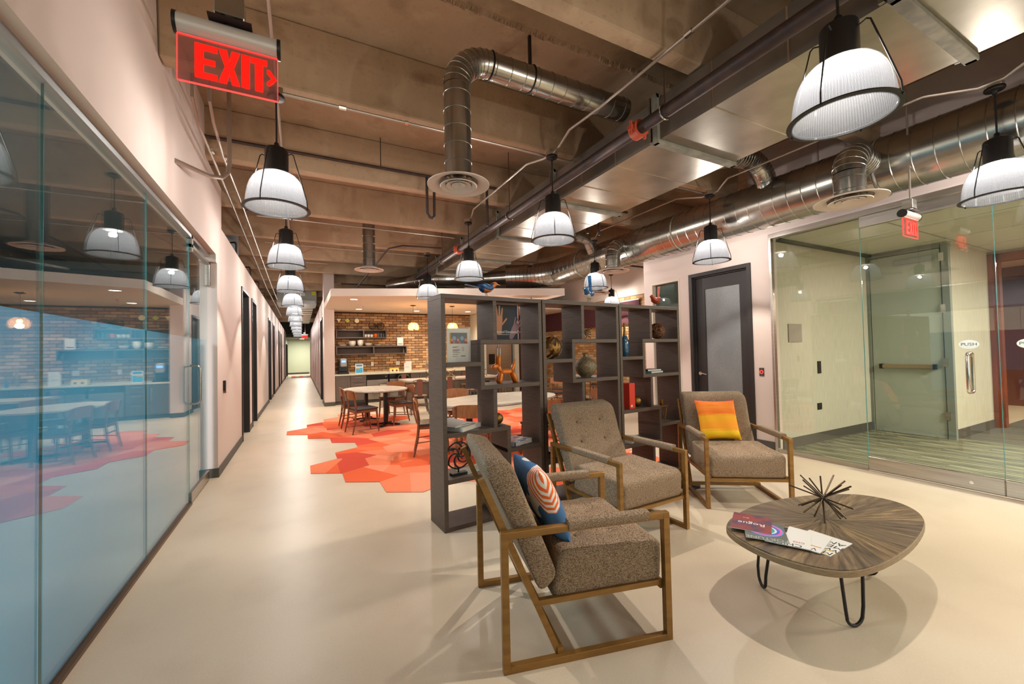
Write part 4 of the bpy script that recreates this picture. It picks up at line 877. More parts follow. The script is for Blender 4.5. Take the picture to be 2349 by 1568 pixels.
o = MB().box(-.05, .05, -.03, .03, 0, .035).obj('sponge', mat('orange sponge', 'D9683A', .9), bevel=.008, loc=(4.15, 13.75, .91)); tag(o, 'orange sponge by the sink', 'sponge')
# refrigerator
t = thing('refrigerator', 'stainless french door refrigerator with ice dispenser', 'refrigerator', (5.78, 13.28, 0))
MB().box(0, 1.08, .06, .74, .03, 1.80).obj('body', mat('fridge side', '4A4846', .5, .4), t, bevel=.008)
for k in (0, 1): dd = MB().box(.005+.54*k, .535+.54*k, 0, .06, .66, 1.795).obj('door', STEEL, t, bevel=.01); MB().tube([(.485+.11*k, 0, .80), (.485+.11*k, -.045, .83), (.485+.11*k, -.045, 1.62), (.485+.11*k, 0, 1.65)], .013, 8).obj('handle', CHROME, dd, smooth=True)
MB().box(.005, 1.075, 0, .06, .04, .65).obj('freezer_drawer', STEEL, t, bevel=.01)
MB().box(.16, .40, -.012, 0, 1.05, 1.42).obj('ice_dispenser', mat('glossy black strip', '1E1A1A'), t, bevel=.006)
for k, (x, y) in enumerate(((1.18, 10.71), (1.57, 13.0), (3.34, 13.1), (5.03, 12.9), (3.4, 10.3))):
    t = thing('downlight', ('recessed downlight at the front left of the kitchen ceiling', 'recessed downlight above the mini road signs', 'recessed downlight beside the near glass pendant', 'recessed downlight seen through the first bookshelf', 'recessed downlight at the angled ceiling edge')[k], 'ceiling light', (x, y, 2.87))
    MB().lathe([(.10, 0), (.10, -.006), (.085, -.006)], 28, cap=False).obj('trim_ring', PAPER, t); MB().lathe([(.085, -.003), (.001, -.003)], 24, cap=False).obj('lens', mat('downlight glow', 'FFF1D6', .5, emit=12), t)
    ld = bpy.data.lights.new('downlight_light', 'SPOT'); ld.energy = 95; ld.spot_size = 2.2; ld.spot_blend = .7; ld.color = (1, .91, .78); ld.shadow_soft_size = .06; lo = bpy.data.objects.new('downlight_light', ld); COL.objects.link(lo); lo.parent = t; lo.location = (0, 0, -.02)
o = MB().lathe([(.03, 0), (.02, -.02), (.008, -.05), (.025, -.055), (.001, -.056)], 14).obj('ceiling_sprinkler', CHROME, loc=(1.59, 12.2, 2.87)); tag(o, 'small sprinkler head under the kitchen ceiling', 'sprinkler')
WGL = glassmat('warm blown glass', 'FFF0DC', haze=('FFE8C8', .15, .5))
for k, (x, y, zc) in enumerate(((2.86, 11.6, 2.28), (3.99, 11.5, 2.28))):
    t = thing('glass_pendant', ('clear glass petal pendant with bright bulb over the tall table, left one', 'clear glass petal pendant seen through the first bookshelf')[k], 'pendant lamp', (x, y, zc))
    MB().tube([(0, 0, .10), (0, 0, .58)], .004, 6).obj('cord', BLKM, t); MB().lathe([(.075, .59), (.075, .575), (.01, .565)], 20).obj('canopy', BLKM, t); MB().lathe([(.03, .08), (.032, .13), (.01, .15)], 14).obj('socket', BRASS, t)
    MB().ell((0, 0, .02), (.032, .032, .042), 14, 10).obj('bulb', mat('warm bulb', 'FFCF8E', .4, emit=40), t, smooth=True)
    for j in range(11):
        a = 2*PI*j/11; ca, sa = math.cos(a), math.sin(a); wv = .052
        pf = [(.03, .11), (.10, .08), (.145, .01), (.15, -.06), (.13, -.12+.02*(j % 3))]
        g = MB(); vs = []
        for r, z in pf:
            for s_ in (-1, 1): vs.append((r*ca-s_*wv*sa*(r/.14), r*sa+s_*wv*ca*(r/.14), z))
        g.add(vs, [(2*i, 2*i+1, 2*i+3, 2*i+2) for i in range(4)]); ob = g.obj('glass_petal', WGL, t, smooth=True); sm = ob.modifiers.new('thick', 'SOLIDIFY'); sm.thickness = .004
    ld = bpy.data.lights.new('bulb_light', 'POINT'); ld.energy = 18; ld.color = (1, .72, .42); ld.shadow_soft_size = .05; lo = bpy.data.objects.new('bulb_light', ld); COL.objects.link(lo); lo.parent = t; lo.location = (0, 0, -.07)
# troffer light, and panel lights added to brighten lobby, corridor end and left room
def area(nm, loc, sx, sy, e, col=(1, .95, .86), rot=(0, 0, 0)):
    ld = bpy.data.lights.new(nm, 'AREA'); ld.shape = 'RECTANGLE'; ld.size = sx; ld.size_y = sy; ld.energy = e; ld.color = col; lo = bpy.data.objects.new(nm, ld); COL.objects.link(lo); lo.location = loc; lo.rotation_euler = rot; return lo
area('troffer_lamp', (7.95, -.62, 3.03), 1.0, 1.0, 330)
for nm, lb, p, sz, e, c in (('added_panel_light', 'added flat ceiling panel light brightening the lobby', (13.2, -.6, 3.19), 1.2, 260, (1, .88, .7)), ('added_panel_light', 'added flat ceiling panel light brightening the corridor end', (0.1, 36, 2.845), .3, 150, (1, .95, .85)),
                            ('added_panel_light', 'added flat ceiling panel light brightening the left room', (-3.2, 3.0, 3.245), 1.2, 260, (.72, .88, 1))):
    t = thing(nm, lb, 'ceiling light', p); MB().box(-sz/2-.03, sz/2+.03, -sz/2-.03, sz/2+.03, -.012, .005).obj('frame', PAPER, t); MB().box(-sz/2, sz/2, -sz/2, sz/2, -.018, -.012).obj('diffuser', MATS['diffuser glow'], t)
    o = area('added_panel_lamp', (0, 0, -.03), sz, sz, e, c); o.parent = t

# ------------------------------------------------------------ patchwork carpet of hexagons
cp = thing('patchwork_carpet', 'orange and coral carpet laid from hexagonal tiles under the dining tables', 'carpet', (0, 0, 0))
ORG = [layered('carpet orange %d' % i, c, [((160, 160, 160), 2, .4, .7, d_, .5)], rough=.95, bump=.3) for i, (c, d_) in enumerate((('DE5A2A', 'D04E22'), ('E4754C', 'DE8058'), ('CC4128', 'BE3820'), ('E0683A', 'D4592C'), ('E98460', 'E29070')))]
hx = []
rows = {-3: (5, 6), -2: (1, 6), -1: (1, 7), 0: (0, 7), 1: (1, 7), 2: (2, 7), 3: (1, 7), 4: (0, 7), 5: (0, 7), 6: (0, 2), 7: (1, 1), 8: (2, 1)}
start = {-3: 2.58, -2: 1.165, -1: .81, 0: .455, 1: .81, 2: 1.165, 3: .81, 4: .455, 5: .10, 6: .455, 7: .81, 8: 1.165}
endx = {-3: 4.0, -2: 4.4, -1: 4.7, 0: 5.1, 1: 5.1, 2: 5.5, 3: 5.5, 4: 5.9, 5: 5.6, 6: 2.1, 7: 2.0, 8: 1.3}
S_ = .41; rc = random.Random(11)
def clip(poly, n, c):
    a, b_ = [], []; N = len(poly)
    for i in range(N):
        p, q = poly[i], poly[(i+1) % N]; dp = p[0]*n[0]+p[1]*n[1]-c; dq = q[0]*n[0]+q[1]*n[1]-c
        (a if dp >= 0 else b_).append(p)
        if dp*dq < 0:
            t = dp/(dp-dq); r = (p[0]+t*(q[0]-p[0]), p[1]+t*(q[1]-p[1])); a.append(r); b_.append(r)
    return a, b_
variants = []
for v in range(12):
    hexp = [(.3535*math.cos(a)/math.cos(PI/6), S_*math.sin(a)) for a in [PI/6+k*PI/3 for k in range(6)]]
    hexp = [(x*.998, y*.998) for x, y in hexp]; parts = [hexp]
    for c in range(rc.choice((2, 2, 3))):
        th = rc.uniform(0, PI); parts = [p for q in parts for p in (clip(q, (math.cos(th), math.sin(th)), rc.uniform(-.12, .12)) if len(q) > 2 and rc.random() < .8 else (q,)) if len(p) > 2]
    b = MB(); order = rc.sample(range(5), 5)
    for i, p in enumerate(parts): b.mi = order[i % 5]; b.prism(p, 0, .006)
    variants.append(b.mesh('carpet_tile', ORG))
for r in rows:
    x = start[r]; y = 6.035+.615*r
    while x < endx[r]:
        if not (r == 5 and 2.2 < x < 3.9):
            o = bpy.data.objects.new('carpet_tile', rc.choice(variants)); COL.objects.link(o); o.parent = cp; o.location = (x, y, .0005); o.rotation_euler = (0, 0, rc.randrange(6)*PI/3)
        x += .707

# ------------------------------------------------------------ bookshelf of three units
SA = math.radians(4); SO = Vector((1.05, 3.31, 0)); SDX = Vector((math.cos(SA), math.sin(SA), 0)); SDY = Vector((-math.sin(SA), math.cos(SA), 0))
UW, UD, UH, TH = 1.035, .33, 2.0, .038
def P3(u, x, y, z): return SO+SDX*(u*1.045+x)+SDY*y+Vector((0, 0, z))
def make_shelf(u, label):
    t = thing('open_bookshelf', label, 'bookshelf', P3(u, 0, 0, 0), SA, 'dark open bookshelves')
    H = [('top_board', 0, UW, UH-TH, UH), ('bottom_board', 0, UW, 0, TH), ('shelf_board', .365, UW, 1.572, 1.572+TH), ('shelf_board', 0, .403, 1.376, 1.376+TH), ('shelf_board', .365, UW, 1.165, 1.165+TH),
         ('shelf_board', 0, .660, .780, .780+TH), ('shelf_board', .622, UW, .575, .575+TH), ('shelf_board', 0, .660, .392, .392+TH)]
    V = [('side_panel', 0, TH, UH), ('side_panel', UW-TH, 0, UH)]
    MB().box(0, TH, 0, UD, TH, UH-TH).obj('side_panel', SHELFM, t, bevel=.0015, segs=1); MB().box(UW-TH, UW, 0, UD, TH, UH-TH).obj('side_panel', SHELFM, t, bevel=.0015, segs=1)
    for n, x0, x1, z0, z1 in H:
        a = x0 if n != 'shelf_board' else max(x0, TH); b_ = x1 if n != 'shelf_board' else min(x1, UW-TH)
        MB().box(a, b_, 0, UD, z0, z1).obj(n, SHELFM, t, bevel=.0015, segs=1)
    for x, z0, z1 in ((.497, 1.61, UH-TH), (.365, 1.203, 1.572), (.487, .818, 1.165), (.622, .430, .780), (.497, TH, .392)):
        MB().box(x, x+TH, .001, UD-.001, z0, z1).obj('divider', SHELFM, t, bevel=.0015, segs=1)
    return t
sh0 = make_shelf(0, 'dark open bookshelf at the left end, with the orange balloon dog')
dup(sh0, P3(1, 0, 0, 0), SA, 'dark open bookshelf in the middle, with the clay vase')
dup(sh0, P3(2, 0, 0, 0), SA, 'dark open bookshelf at the right end, with the blue vase')
def on(name, label, cat, u, x, y, z, rz=0, group=None): return thing(name, label, cat, P3(u, x, y, z), SA+rz, group)
# unit 1
t = on('display_flyer', 'white printed flyer with a cafe photo in a clear stand', 'flyer', 0, .215, .13, 1.414)
MB().box(-.115, .115, 0, .004, 0, .30).obj('sheet', PAPER, t); MB().box(-.118, .118, .004, .008, 0, .315).obj('clear_stand', GLASSR, t)
pc = MB().box(-.085, .085, -.002, 0, .165, .262).obj('photo_print', mat('photo grey', '66717A', .4), t)
g = MB()
for x in (-.085, .078): g.box(x, x+.007, -.003, -.002, .163, .262)
g.obj('yellow_edge', mat('photo yellow', 'E0A42C', .5), pc)
g = MB()
for x in (-.076, -.02, .055): g.box(x, x+.022, -.0032, -.002, .168, .21); g.box(x, x+.034 if x < .05 else x+.022, -.0032, -.002, .168, .185)
g.obj('pink_seats', mat('photo pink', 'D58A86', .5), pc)
g = MB()
for x in (-.045, .03): g.ell((x, -.003, .212), (.018, .001, .02), 12, 8)
g.obj('blue_figures', mat('photo blue', '8FA9BC', .5), pc)
g = MB()
for z, a, b_ in ((.135, -.06, -.005), (.128, -.06, -.02), (.110, -.06, .01), (.103, -.06, .005), (.095, -.06, -.01), (.085, -.06, .008), (.068, -.06, -.01), (.050, -.06, -.02)): g.box(a, b_, -.0015, 0, z, z+.0035)
for z in (.13, .12, .11, .10): g.box(.028, .05, -.0015, 0, z, z+.003)
g.box(.02, .062, -.0015, 0, .05, .058); g.obj('printed_lines', mat('print grey', '77736F', .6), t)
t = on('art_book', 'standing dark book with two raised hands on its cover', 'book', 0, .71, .14, 1.612)
MB().box(-.15, .15, 0, .022, 0, .335).obj('cover', mat('night cover', '10131C', .6, 0, '1A2638', (6, 6, 6)), t, bevel=.001)
MB().box(.135, .142, -.0015, 0, 0, .335).obj('spine_line', PAPER, t); MB().box(.143, .150, -.0015, 0, 0, .335).obj('red_spine', mat('dull red', '8E2F2A', .5), t)
def flat_hand(o, s, rot, m, nm):
    g = MB(); g.T = Matrix.Translation(Vector(o)) @ Matrix.Rotation(rot, 4, 'Y')
    g.prof([(-.034*s, 0), (.030*s, 0), (.038*s, .05*s), (.040*s, .085*s), (-.036*s, .085*s), (-.038*s, .04*s)], -.0018, -.001)
    g.prof([(-.02*s, -.075*s), (.02*s, -.075*s), (.03*s, .002*s), (-.034*s, .002*s)], -.0018, -.001)
    for bx, an, ln in ((-.030, .26, .068), (-.010, .08, .082), (.011, -.06, .078), (.031, -.20, .060)):
        tx, tz = (bx-math.sin(an)*ln)*s, (.083+math.cos(an)*ln)*s; w_ = .0085*s
        g.prof([(bx*s-w_, .08*s), (bx*s+w_, .08*s), (tx+w_*.75, tz), (tx, tz+w_), (tx-w_*.75, tz)], -.0018, -.001)
    g.prof([(.03*s, .015*s), (.075*s, .062*s), (.083*s, .056*s), (.082*s, .048*s), (.034*s, .0*s)], -.0018, -.001)
    return g.obj(nm, m, t)
flat_hand((-.075, 0, .135), 1.15, -.05, mat('skin print', 'B4784E', .5), 'hand_print'); flat_hand((.085, 0, .07), .95, .5, mat('skin print violet', '80606A', .5), 'hand_print')
text('lettering', 'Captured Emotions', .036, mat('title white', 'E5E0DC', .5), t, frame4((-.01, -.003, .075), (1, 0, 0), (0, 0, 1)), .0003)
text('lettering', 'shared family thoughts 2010', .012, MATS['title white'], t, frame4((-.02, -.003, .05), (1, 0, 0), (0, 0, 1)), .0003)
bd = on('balloon_dog', 'glossy orange balloon dog figurine', 'figurine', 0, .70, .13, 1.203)
ORG_ = mat('glossy orange glaze', 'E67A0C', .22, coat=.6)
def sausage(nm, p, q, r, n=10):
    p = Vector(p); q = Vector(q); L = q-p; pts = []; rr = []
    for i in range(n+1):
        u = i/n; pts.append(p+L*u); rr.append(max(.0015, r*(1-abs(2*u-1)**3.2)**.5))
    return MB().tube(pts, rr, 14).obj(nm, ORG_, bd, smooth=60)
sausage('body', (-.065, 0, .105), (.065, 0, .105), .027)
for sy in (-.022, .022):
    sausage('leg', (-.06, sy*.6, .105), (-.085, sy, -.004), .023); sausage('leg', (.06, sy*.6, .105), (.105, sy, -.004), .023)
    sausage('ear', (-.088, sy*.7, .165), (-.084, sy*.9, .262), .018)
sausage('neck', (-.062, 0, .105), (-.088, 0, .168), .021); sausage('snout', (-.082, 0, .170), (-.155, 0, .150), .022)
sausage('nose', (-.15, 0, .151), (-.168, 0, .146), .007); sausage('tail', (.062, 0, .108), (.098, 0, .195), .018); sausage('tail_tip', (.095, 0, .192), (.104, 0, .225), .007)
# lower levels
def book(u, x, y, z, w_, d_, h, rz, m, label, pages=True, extra=None):
    t = on('book', label, 'book', u, x, y, z, rz)
    MB().box(-w_/2, w_/2, -d_/2, d_/2, 0, .003).obj('cover', m, t); MB().box(-w_/2, w_/2, -d_/2, d_/2, h-.003, h).obj('cover', m, t)
    MB().box(-w_/2+.004, w_/2-.004, -d_/2+.002, d_/2-.004, .003, h-.003).obj('pages', mat('book pages', 'DAD5CC', .8), t)
    MB().box(-w_/2, -w_/2+.003, -d_/2, d_/2, .003, h-.003).obj('spine', m, t)
    return t
GREYB = mat('grey book cover', 'CFCBC4', .5)
book(0, .24, .17, .818, .30, .24, .035, .55, GREYB, 'white paperback lying lowest on the shelf above the iron swirl')
t = on('open_brochure', 'white brochure with curled pages lying on the paperback', 'brochure', 0, .20, .17, .854, .45)
g = MB(); N = 10
for s_ in (0, 1):
    vs = [(-.14+.28*i/N, -.10+.2*j, .002+.004*s_+(.05*math.sin(PI*i/N)*(.3+.7*j))) for i in range(N+1) for j in (0, 1)]
    if s_ == 0: base = vs
    else: top = vs
g.add(base+top, [(2*i, 2*i+1, 2*i+3, 2*i+2) for i in range(N)]+[(22+2*i, 22+2*i+2, 22+2*i+3, 22+2*i+1) for i in range(N)]+[(2*i, 2*i+2, 24+2*i, 22+2*i) for i in range(N)]+[(2*i+1, 23+2*i, 25+2*i, 2*i+3) for i in range(N)])
g.obj('pages', PAPER, t, smooth=True)
MB().box(-.13, .13, -.09, .09, 0, .008).obj('cover', GREYB, t)
o = MB().ell((0, 0, .055), .055, 24, 16).obj('brass_sphere', BRASS, smooth=True, loc=P3(0, .60, .14, .818)); tag(o, 'brass ball on the left bookshelf beside the divider', 'ornament')
t = book(0, .80, .16, .613, .26, .22, .04, .35, mat('patchwork cover', '3E5FA8', .35, 0, 'E8E4DC', (16, 22, 1), mixr=(.48, .52)), 'thick book with a bright blue, white and orange cover')
MB().box(-.10, -.02, -.04, .05, .040, .0407).obj('orange_patch', mat('orange print', 'E07A2A', .4), t); MB().box(.02, .09, .0, .08, .040, .0407).obj('red_patch', mat('red print', 'B23A2C', .4), t)
t = on('swirl_sculpture', 'black iron pinwheel sculpture on a small base', 'sculpture', 0, .185, .12, .43)
MB().box(-.075, .075, -.03, .03, 0, .018).obj('base', BLKM, t, bevel=.003); MB().tube([(0, 0, .018), (0, 0, .06)], .008, 8).obj('stem', BLKM, t)
for k in range(6):
    a0 = k*PI/3; pts = []
    for i in range(9):
        th = a0+i*.19; r = .115*(i/8)**.8; pts.append((r*math.cos(th+.2), 0, .165+r*math.sin(th+.2)))
    e0 = Vector(pts[-1]); 
    MB().tube(pts, .0075, 7).obj('curved_blade', BLKM, t, smooth=True)
MB().tube(arc((0, 0, .165), .115, 0, 2*PI, 30)[:-1], .007, 7, closed=True).obj('outer_ring', BLKM, t, smooth=True)
t = on('loose_papers', 'pale printed sheets lying behind the iron pinwheel', 'papers', 0, .36, .20, .43, .3)
for k in range(3): MB().box(-.14+.03*k, .10+.03*k, -.10, .08, .0015*k, .0013+.0015*k).obj('sheet', mat('greenish sheet', 'B9C2B4', .4), t)
# birds
def bird(u, x, label, cb, cbelly, ch, beak, s=1, tail_up=.5, rz=0, head=(.085, .03)):
    t = on('metal_bird', label, 'figurine', u, x, .13, 2.0, rz)
    zc = .082
    b = MB(); n = 14; pts = []; rr = []
    prof = [(-.07, 0, .004), (-.055, 0, .022), (-.03, -.002, .036), (0, 0, .040), (.03, .006, .036), (.055, .018, .028), (.072, .034, .0235), (.09, .043, .021), (.104, .044, .012), (.110, .043, .003)]
    b.mi = 0
    b.tube([(p[0]*s, 0, zc*s+p[1]*s) for p in prof], [p[2]*s for p in prof], 16)
    ob = b.obj('body', [cb, cbelly, ch], t, smooth=70)
    for p in ob.data.polygons:
        c = p.center
        p.material_index = 2 if c.x > .058*s else (1 if (c.z < zc*s-.004 and c.x > -.04*s) else 0)
    MB().add([(-.06*s, -.012*s, zc*s), (-.06*s, .012*s, zc*s), (-.19*s*math.cos(tail_up), .018*s, (zc+.19*math.sin(tail_up))*s), (-.19*s*math.cos(tail_up), -.018*s, (zc+.19*math.sin(tail_up))*s),
              (-.06*s, -.012*s, zc*s+.006), (-.06*s, .012*s, zc*s+.006), (-.19*s*math.cos(tail_up), .018*s, (zc+.19*math.sin(tail_up))*s+.005), (-.19*s*math.cos(tail_up), -.018*s, (zc+.19*math.sin(tail_up))*s+.005)],
             [(0, 1, 2, 3), (7, 6, 5, 4), (0, 4, 5, 1), (1, 5, 6, 2), (2, 6, 7, 3), (3, 7, 4, 0)]).obj('tail', cb if tail_up < 1 else ch, t)
    for sy in (-1, 1):
        w_ = MB().ell((-.01*s, sy*.034*s, (zc+.012)*s), (.055*s, .008*s, .024*s), 14, 8, rot=Matrix.Rotation(.35, 3, 'Y')).obj('wing', cb, t, smooth=True)
        MB().tube([(-.005*s, sy*.012, zc*s-.032*s), (.008*s, sy*.012, .02), (.0, sy*.012, .003), (.03*s, sy*.014, .003)], .0022, 5).obj('leg', BLKM, t)
        MB().ell((.088*s, sy*.018*s, (zc+.048)*s), .004*s, 8, 6).obj('eye', BLKM, t)
    MB().tube([(.106*s, 0, (zc+.043)*s), (.145*s, 0, (zc+.036)*s)], [.007*s, .001], 8).obj('beak', beak, t)
    MB().box(-.02, .035, -.022, .022, 0, .003).obj('foot_plate', BLKM, t)
    return t
BBLUE = mat('painted blue metal', '2C5E8C', .3, .3, '1E3F66', (30, 30, 30)); BORG = mat('painted orange metal', 'D0702C', .35, .2); BRED = mat('painted red metal', 'B84A2A', .35, .2, '8E3A22', (30, 30, 30)); BWH = mat('painted white metal', 'D9CFC6', .4, .1)
bird(0, .50, 'painted metal bird, blue back and orange breast, on the left bookshelf', BBLUE, BORG, BORG, mat('bone beak', 'C9B48E', .5), 1.1, .10)
bird(1, .725, 'blue metal bird with tail straight up on the middle bookshelf', BBLUE, BWH, BBLUE, BLKM, 1.15, 1.42, rz=PI+.5)
bird(2, .77, 'red orange metal bird with raised tail on the right bookshelf', BRED, BRED, BRED, BRED, 1.05, 1.1, rz=PI+.2)
# unit 2
t = on('woven_ring_sphere', 'brass sphere woven from wide bands', 'ornament', 1, .205, .15, 1.414+.118)
for k in range(6):
    rot = Matrix.Rotation(k*PI/6*1.02, 3, 'X') @ Matrix.Rotation(k*.9, 3, 'Y'); n = 28; g = MB(); vs = []
    for j in range(n):
        a = 2*PI*j/n
        for r, z in ((.114, -.012), (.118, -.012), (.118, .012), (.114, .012)): vs.append(rot @ Vector((r*math.cos(a), r*math.sin(a), z)))
    fs = [(4*j+k2, 4*((j+1) % n)+k2, 4*((j+1) % n)+(k2+1) % 4, 4*j+(k2+1) % 4) for j in range(n) for k2 in range(4)]
    g.add(vs, fs).obj('metal_band', BRASS, t, smooth=True)
def spiky(t, R, r, dirs, m, c=(0, 0, 0)):
    for d_ in dirs:
        v = Vector(d_).normalized(); off = v.cross(Vector((.3, .5, .8))).normalized()*r*1.2
        MB().tube([Vector(c)-v*R*.92+off, Vector(c)+v*R+off], r, 8).obj('rod', m, t, smooth=True)
t = on('spiky_sculpture', 'small dark starburst of rods on the middle bookshelf', 'sculpture', 1, .645, .15, 1.61+.085)
rr_ = random.Random(5)
spiky(t, .115, .0035, [(math.cos(a)*math.cos(b_), math.sin(a)*math.cos(b_)*.9, math.sin(b_)) for a, b_ in ((.2, .1), (.9, .75), (1.8, .3), (2.6, .62), (.5, -.5), (1.3, 1.0), (2.2, -.35), (3.0, .05), (.05, .42))], BLKM)
t = on('clay_vase', 'round hammered clay vase with a short neck', 'vase', 1, .68, .16, 1.203)
MB().lathe([(.055, 0), (.06, .01), (.085, .03), (.118, .085), (.122, .12), (.112, .158), (.085, .19), (.045, .212), (.028, .222), (.026, .25), (.034, .26), (.028, .262), (.02, .25), (.02, .22)], 40).obj('body', mat('hammered clay', '8A7C60', .5, .1, '685C46', (50, 50, 50), bump=.5), t, smooth=True)
t = on('wire_triangle', 'small brass wire triangle ornament behind the middle armchair', 'ornament', 1, .80, .15, .613+.0)
for p, q in (((-.13, 0, .01), (0, 0, .30)), ((0, 0, .30), (.14, 0, .20)), ((-.13, 0, .01), (.14, 0, .01)), ((.14, 0, .01), (.14, 0, .2))): MB().bar(p, q, .007).obj('rod', BRASS, t)
book(1, .22, .17, .43, .24, .2, .03, .2, GREYB, 'pale book low on the middle bookshelf'); book(1, .2, .17, .461, .2, .17, .025, .5, mat('black cover', '25221F', .4), 'black book lying on the pale book')
# unit 3
t = on('blue_vase', 'slim blue glass vase with a brass neck', 'vase', 2, .225, .14, 1.414)
MB().lathe([(.028, 0), (.035, .01), (.048, .07), (.050, .12), (.042, .18), (.025, .235), (.016, .25)], 28).obj('body', mat('blue glaze', '2B5A78', .15, coat=.8), t, smooth=True)
MB().lathe([(.0265, .225), (.019, .26), (.014, .30), (.012, .36), (.014, .385), (.010, .385)], 24).obj('neck', BRASS, t, smooth=True)
t = on('wicker_ball', 'round brown rattan ball', 'ornament', 2, .81, .16, 1.61+.102)
MB().ell((0, 0, 0), .088, 22, 14).obj('core', mat('dark rattan', '2E1B10', .8), t)
rw = random.Random(8)
g = MB()
for k in range(34):
    rot = Matrix.Rotation(rw.uniform(0, PI), 3, 'X') @ Matrix.Rotation(rw.uniform(0, PI), 3, 'Y'); o_ = rw.uniform(-.05, .05); R = math.sqrt(.096**2-o_*o_)
    g.tube([rot @ Vector((R*math.cos(a), R*math.sin(a), o_)) for a in [2*PI*j/20 for j in range(20)]], .0042, 5, closed=True)
o = g.obj('rattan_strands', mat('rattan', '80502A', .45, 0, '5A3418', (40, 40, 40)), t, smooth=True); o['kind'] = 'stuff'
book(2, .68, .17, 1.203, .25, .2, .022, .12, mat('pale blue cover', '7FA6BE', .4), 'pale blue book at the bottom of the pair on the right bookshelf')
book(2, .66, .17, 1.226, .23, .18, .022, -.05, mat('black cover', '25221F'), 'black book on top of the pale blue book')
t = on('red_box_book', 'tall red slipcased book standing on the right bookshelf', 'book', 2, .215, .13, .818)
MB().box(-.045, .045, -.09, .12, 0, .29).obj('slipcase', mat('bright red cloth', 'D8321A', .5, bump=.05, scale=(99, 99, 99)), t, bevel=.002); MB().box(-.025, .0, -.0915, -.09, .02, .045).obj('barcode_label', PAPER, t)
t = on('yellow_box', 'yellow box just behind the red book', 'box', 2, .19, .27, .818); MB().box(-.05, .04, -.03, .03, 0, .34).obj('carton', mat('amber carton', 'D89A2C', .5), t); MB().box(-.052, .042, -.032, .032, .33, .345).obj('lid', BRASS, t)
o = MB().ell((0, 0, .062), .062, 28, 18).obj('brass_sphere', BRASS, smooth=True, loc=P3(2, .405, .15, .818)); tag(o, 'brass ball beside the red book', 'ornament')
t = on('candle_stand', 'brass tripod stand carrying a ribbed brass candle cup', 'candle holder', 2, .83, .14, .613)
MB().prism([(-.07, -.06), (.075, -.05), (.01, .075)], .175, .183).obj('tray', BRASS, t)
for p, q in (((-.05, -.045, .175), (.0, -.05, 0)), ((.055, -.04, .175), (.0, -.05, 0)), ((.055, -.04, .175), (.06, .04, 0)), ((.01, .055, .175), (.06, .04, 0)), ((.01, .055, .175), (-.05, .04, 0)), ((-.05, -.045, .175), (-.05, .04, 0))): MB().tube([p, q], .003, 5).obj('wire_leg', BRASS, t)
MB().lathe([(.022, .183), (.026, .19), (.024, .255), (.02, .255), (.019, .20), (.001, .2)], 20).obj('candle_cup', BRASS, t, smooth=True)
t = on('crystal_candle_holder', 'small cut crystal candle holder beside the brass stand', 'candle holder', 2, .70-.12, .10, .818); MB().lathe([(.03, 0), (.018, .02), (.032, .045), (.02, .07), (.032, .09)], 8).obj('crystal', glassmat('crystal', 'E6ECEC', haze=('E8ECEE', .35, .5)), t); MB().lathe([(.014, .09), (.014, .16), (.001, .165)], 12).obj('candle', mat('pink wax', 'B99084', .6), t)
book(2, .24, .17, .43, .26, .2, .045, .5, PAPER, 'white book low on the right bookshelf')

# ------------------------------------------------------------ lounge armchairs
def resample(poly, step):
    out = []; N = len(poly)
    for i in range(N):
        p, q = Vector(poly[i]), Vector(poly[(i+1) % N]); n = max(1, int((q-p).length/step))
        out += [p+(q-p)*k/n for k in range(n)]
    return out
def roundpoly(poly, r, n=4):
    out = []; N = len(poly)
    for i in range(N):
        p = Vector(poly[i]); a = (Vector(poly[i-1])-p); b_ = (Vector(poly[(i+1) % N])-p); rr = min(r, a.length*.45, b_.length*.45); A = p+a.normalized()*rr; B = p+b_.normalized()*rr
        for k in range(n+1):
            u = k/n; out.append(A*(1-u)**2+p*2*u*(1-u)+B*u*u)
    return out
def pad_mesh(poly, hw, rnd, ry, buttons, step=.022):
    """upholstered block: x-z profile swept over y, soft edges, tufting dimples at buttons [(x,y,z,nx,nz)]"""
    P = resample([tuple(v) for v in roundpoly(poly, rnd)], step); c = sum(P, Vector((0, 0)))/len(P)
    ysl = []; 
    for k in range(5): ysl.append((-hw+ry*(1-math.cos(k*PI/8)), 1-ry*.0-(1-math.sin(k*PI/8))))
    M_ = int(2*(hw-ry)/step)
    vs = []; rings = []
    S = []
    for k in range(5): S.append((-hw+ry*(1-math.cos(k*PI/8)), math.sin(k*PI/8)))
    mid = [(-hw+ry+(2*hw-2*ry)*k/M_, 1.0) for k in range(1, M_)]
    S = S+mid+[(-y, s) for y, s in reversed(S)]
    n = len(P)
    for y, s in S:
        for p in P:
            d = p-c; L = d.length; q = c+d*(1-(ry/L)*(1-s)) if L > 1e-6 else p
            v = Vector((q.x, y, q.y))
            for bx, by, bz, nx, nz in buttons:
                dd = (v-Vector((bx, by, bz))).length
                if dd < .15: v -= Vector((nx, 0, nz))*.024*math.exp(-(dd/.035)**2)+Vector((nx, 0, nz))*.006*math.exp(-(dd/.09)**2)
            vs.append(v)
    fs = []
    for i in range(len(S)-1):
        for k in range(n): fs.append((i*n+k, i*n+(k+1) % n, (i+1)*n+(k+1) % n, (i+1)*n+k))
    fs += [tuple(range(n)), tuple(range(len(vs)-1, len(vs)-n-1, -1))]
    return MB().add(vs, fs)
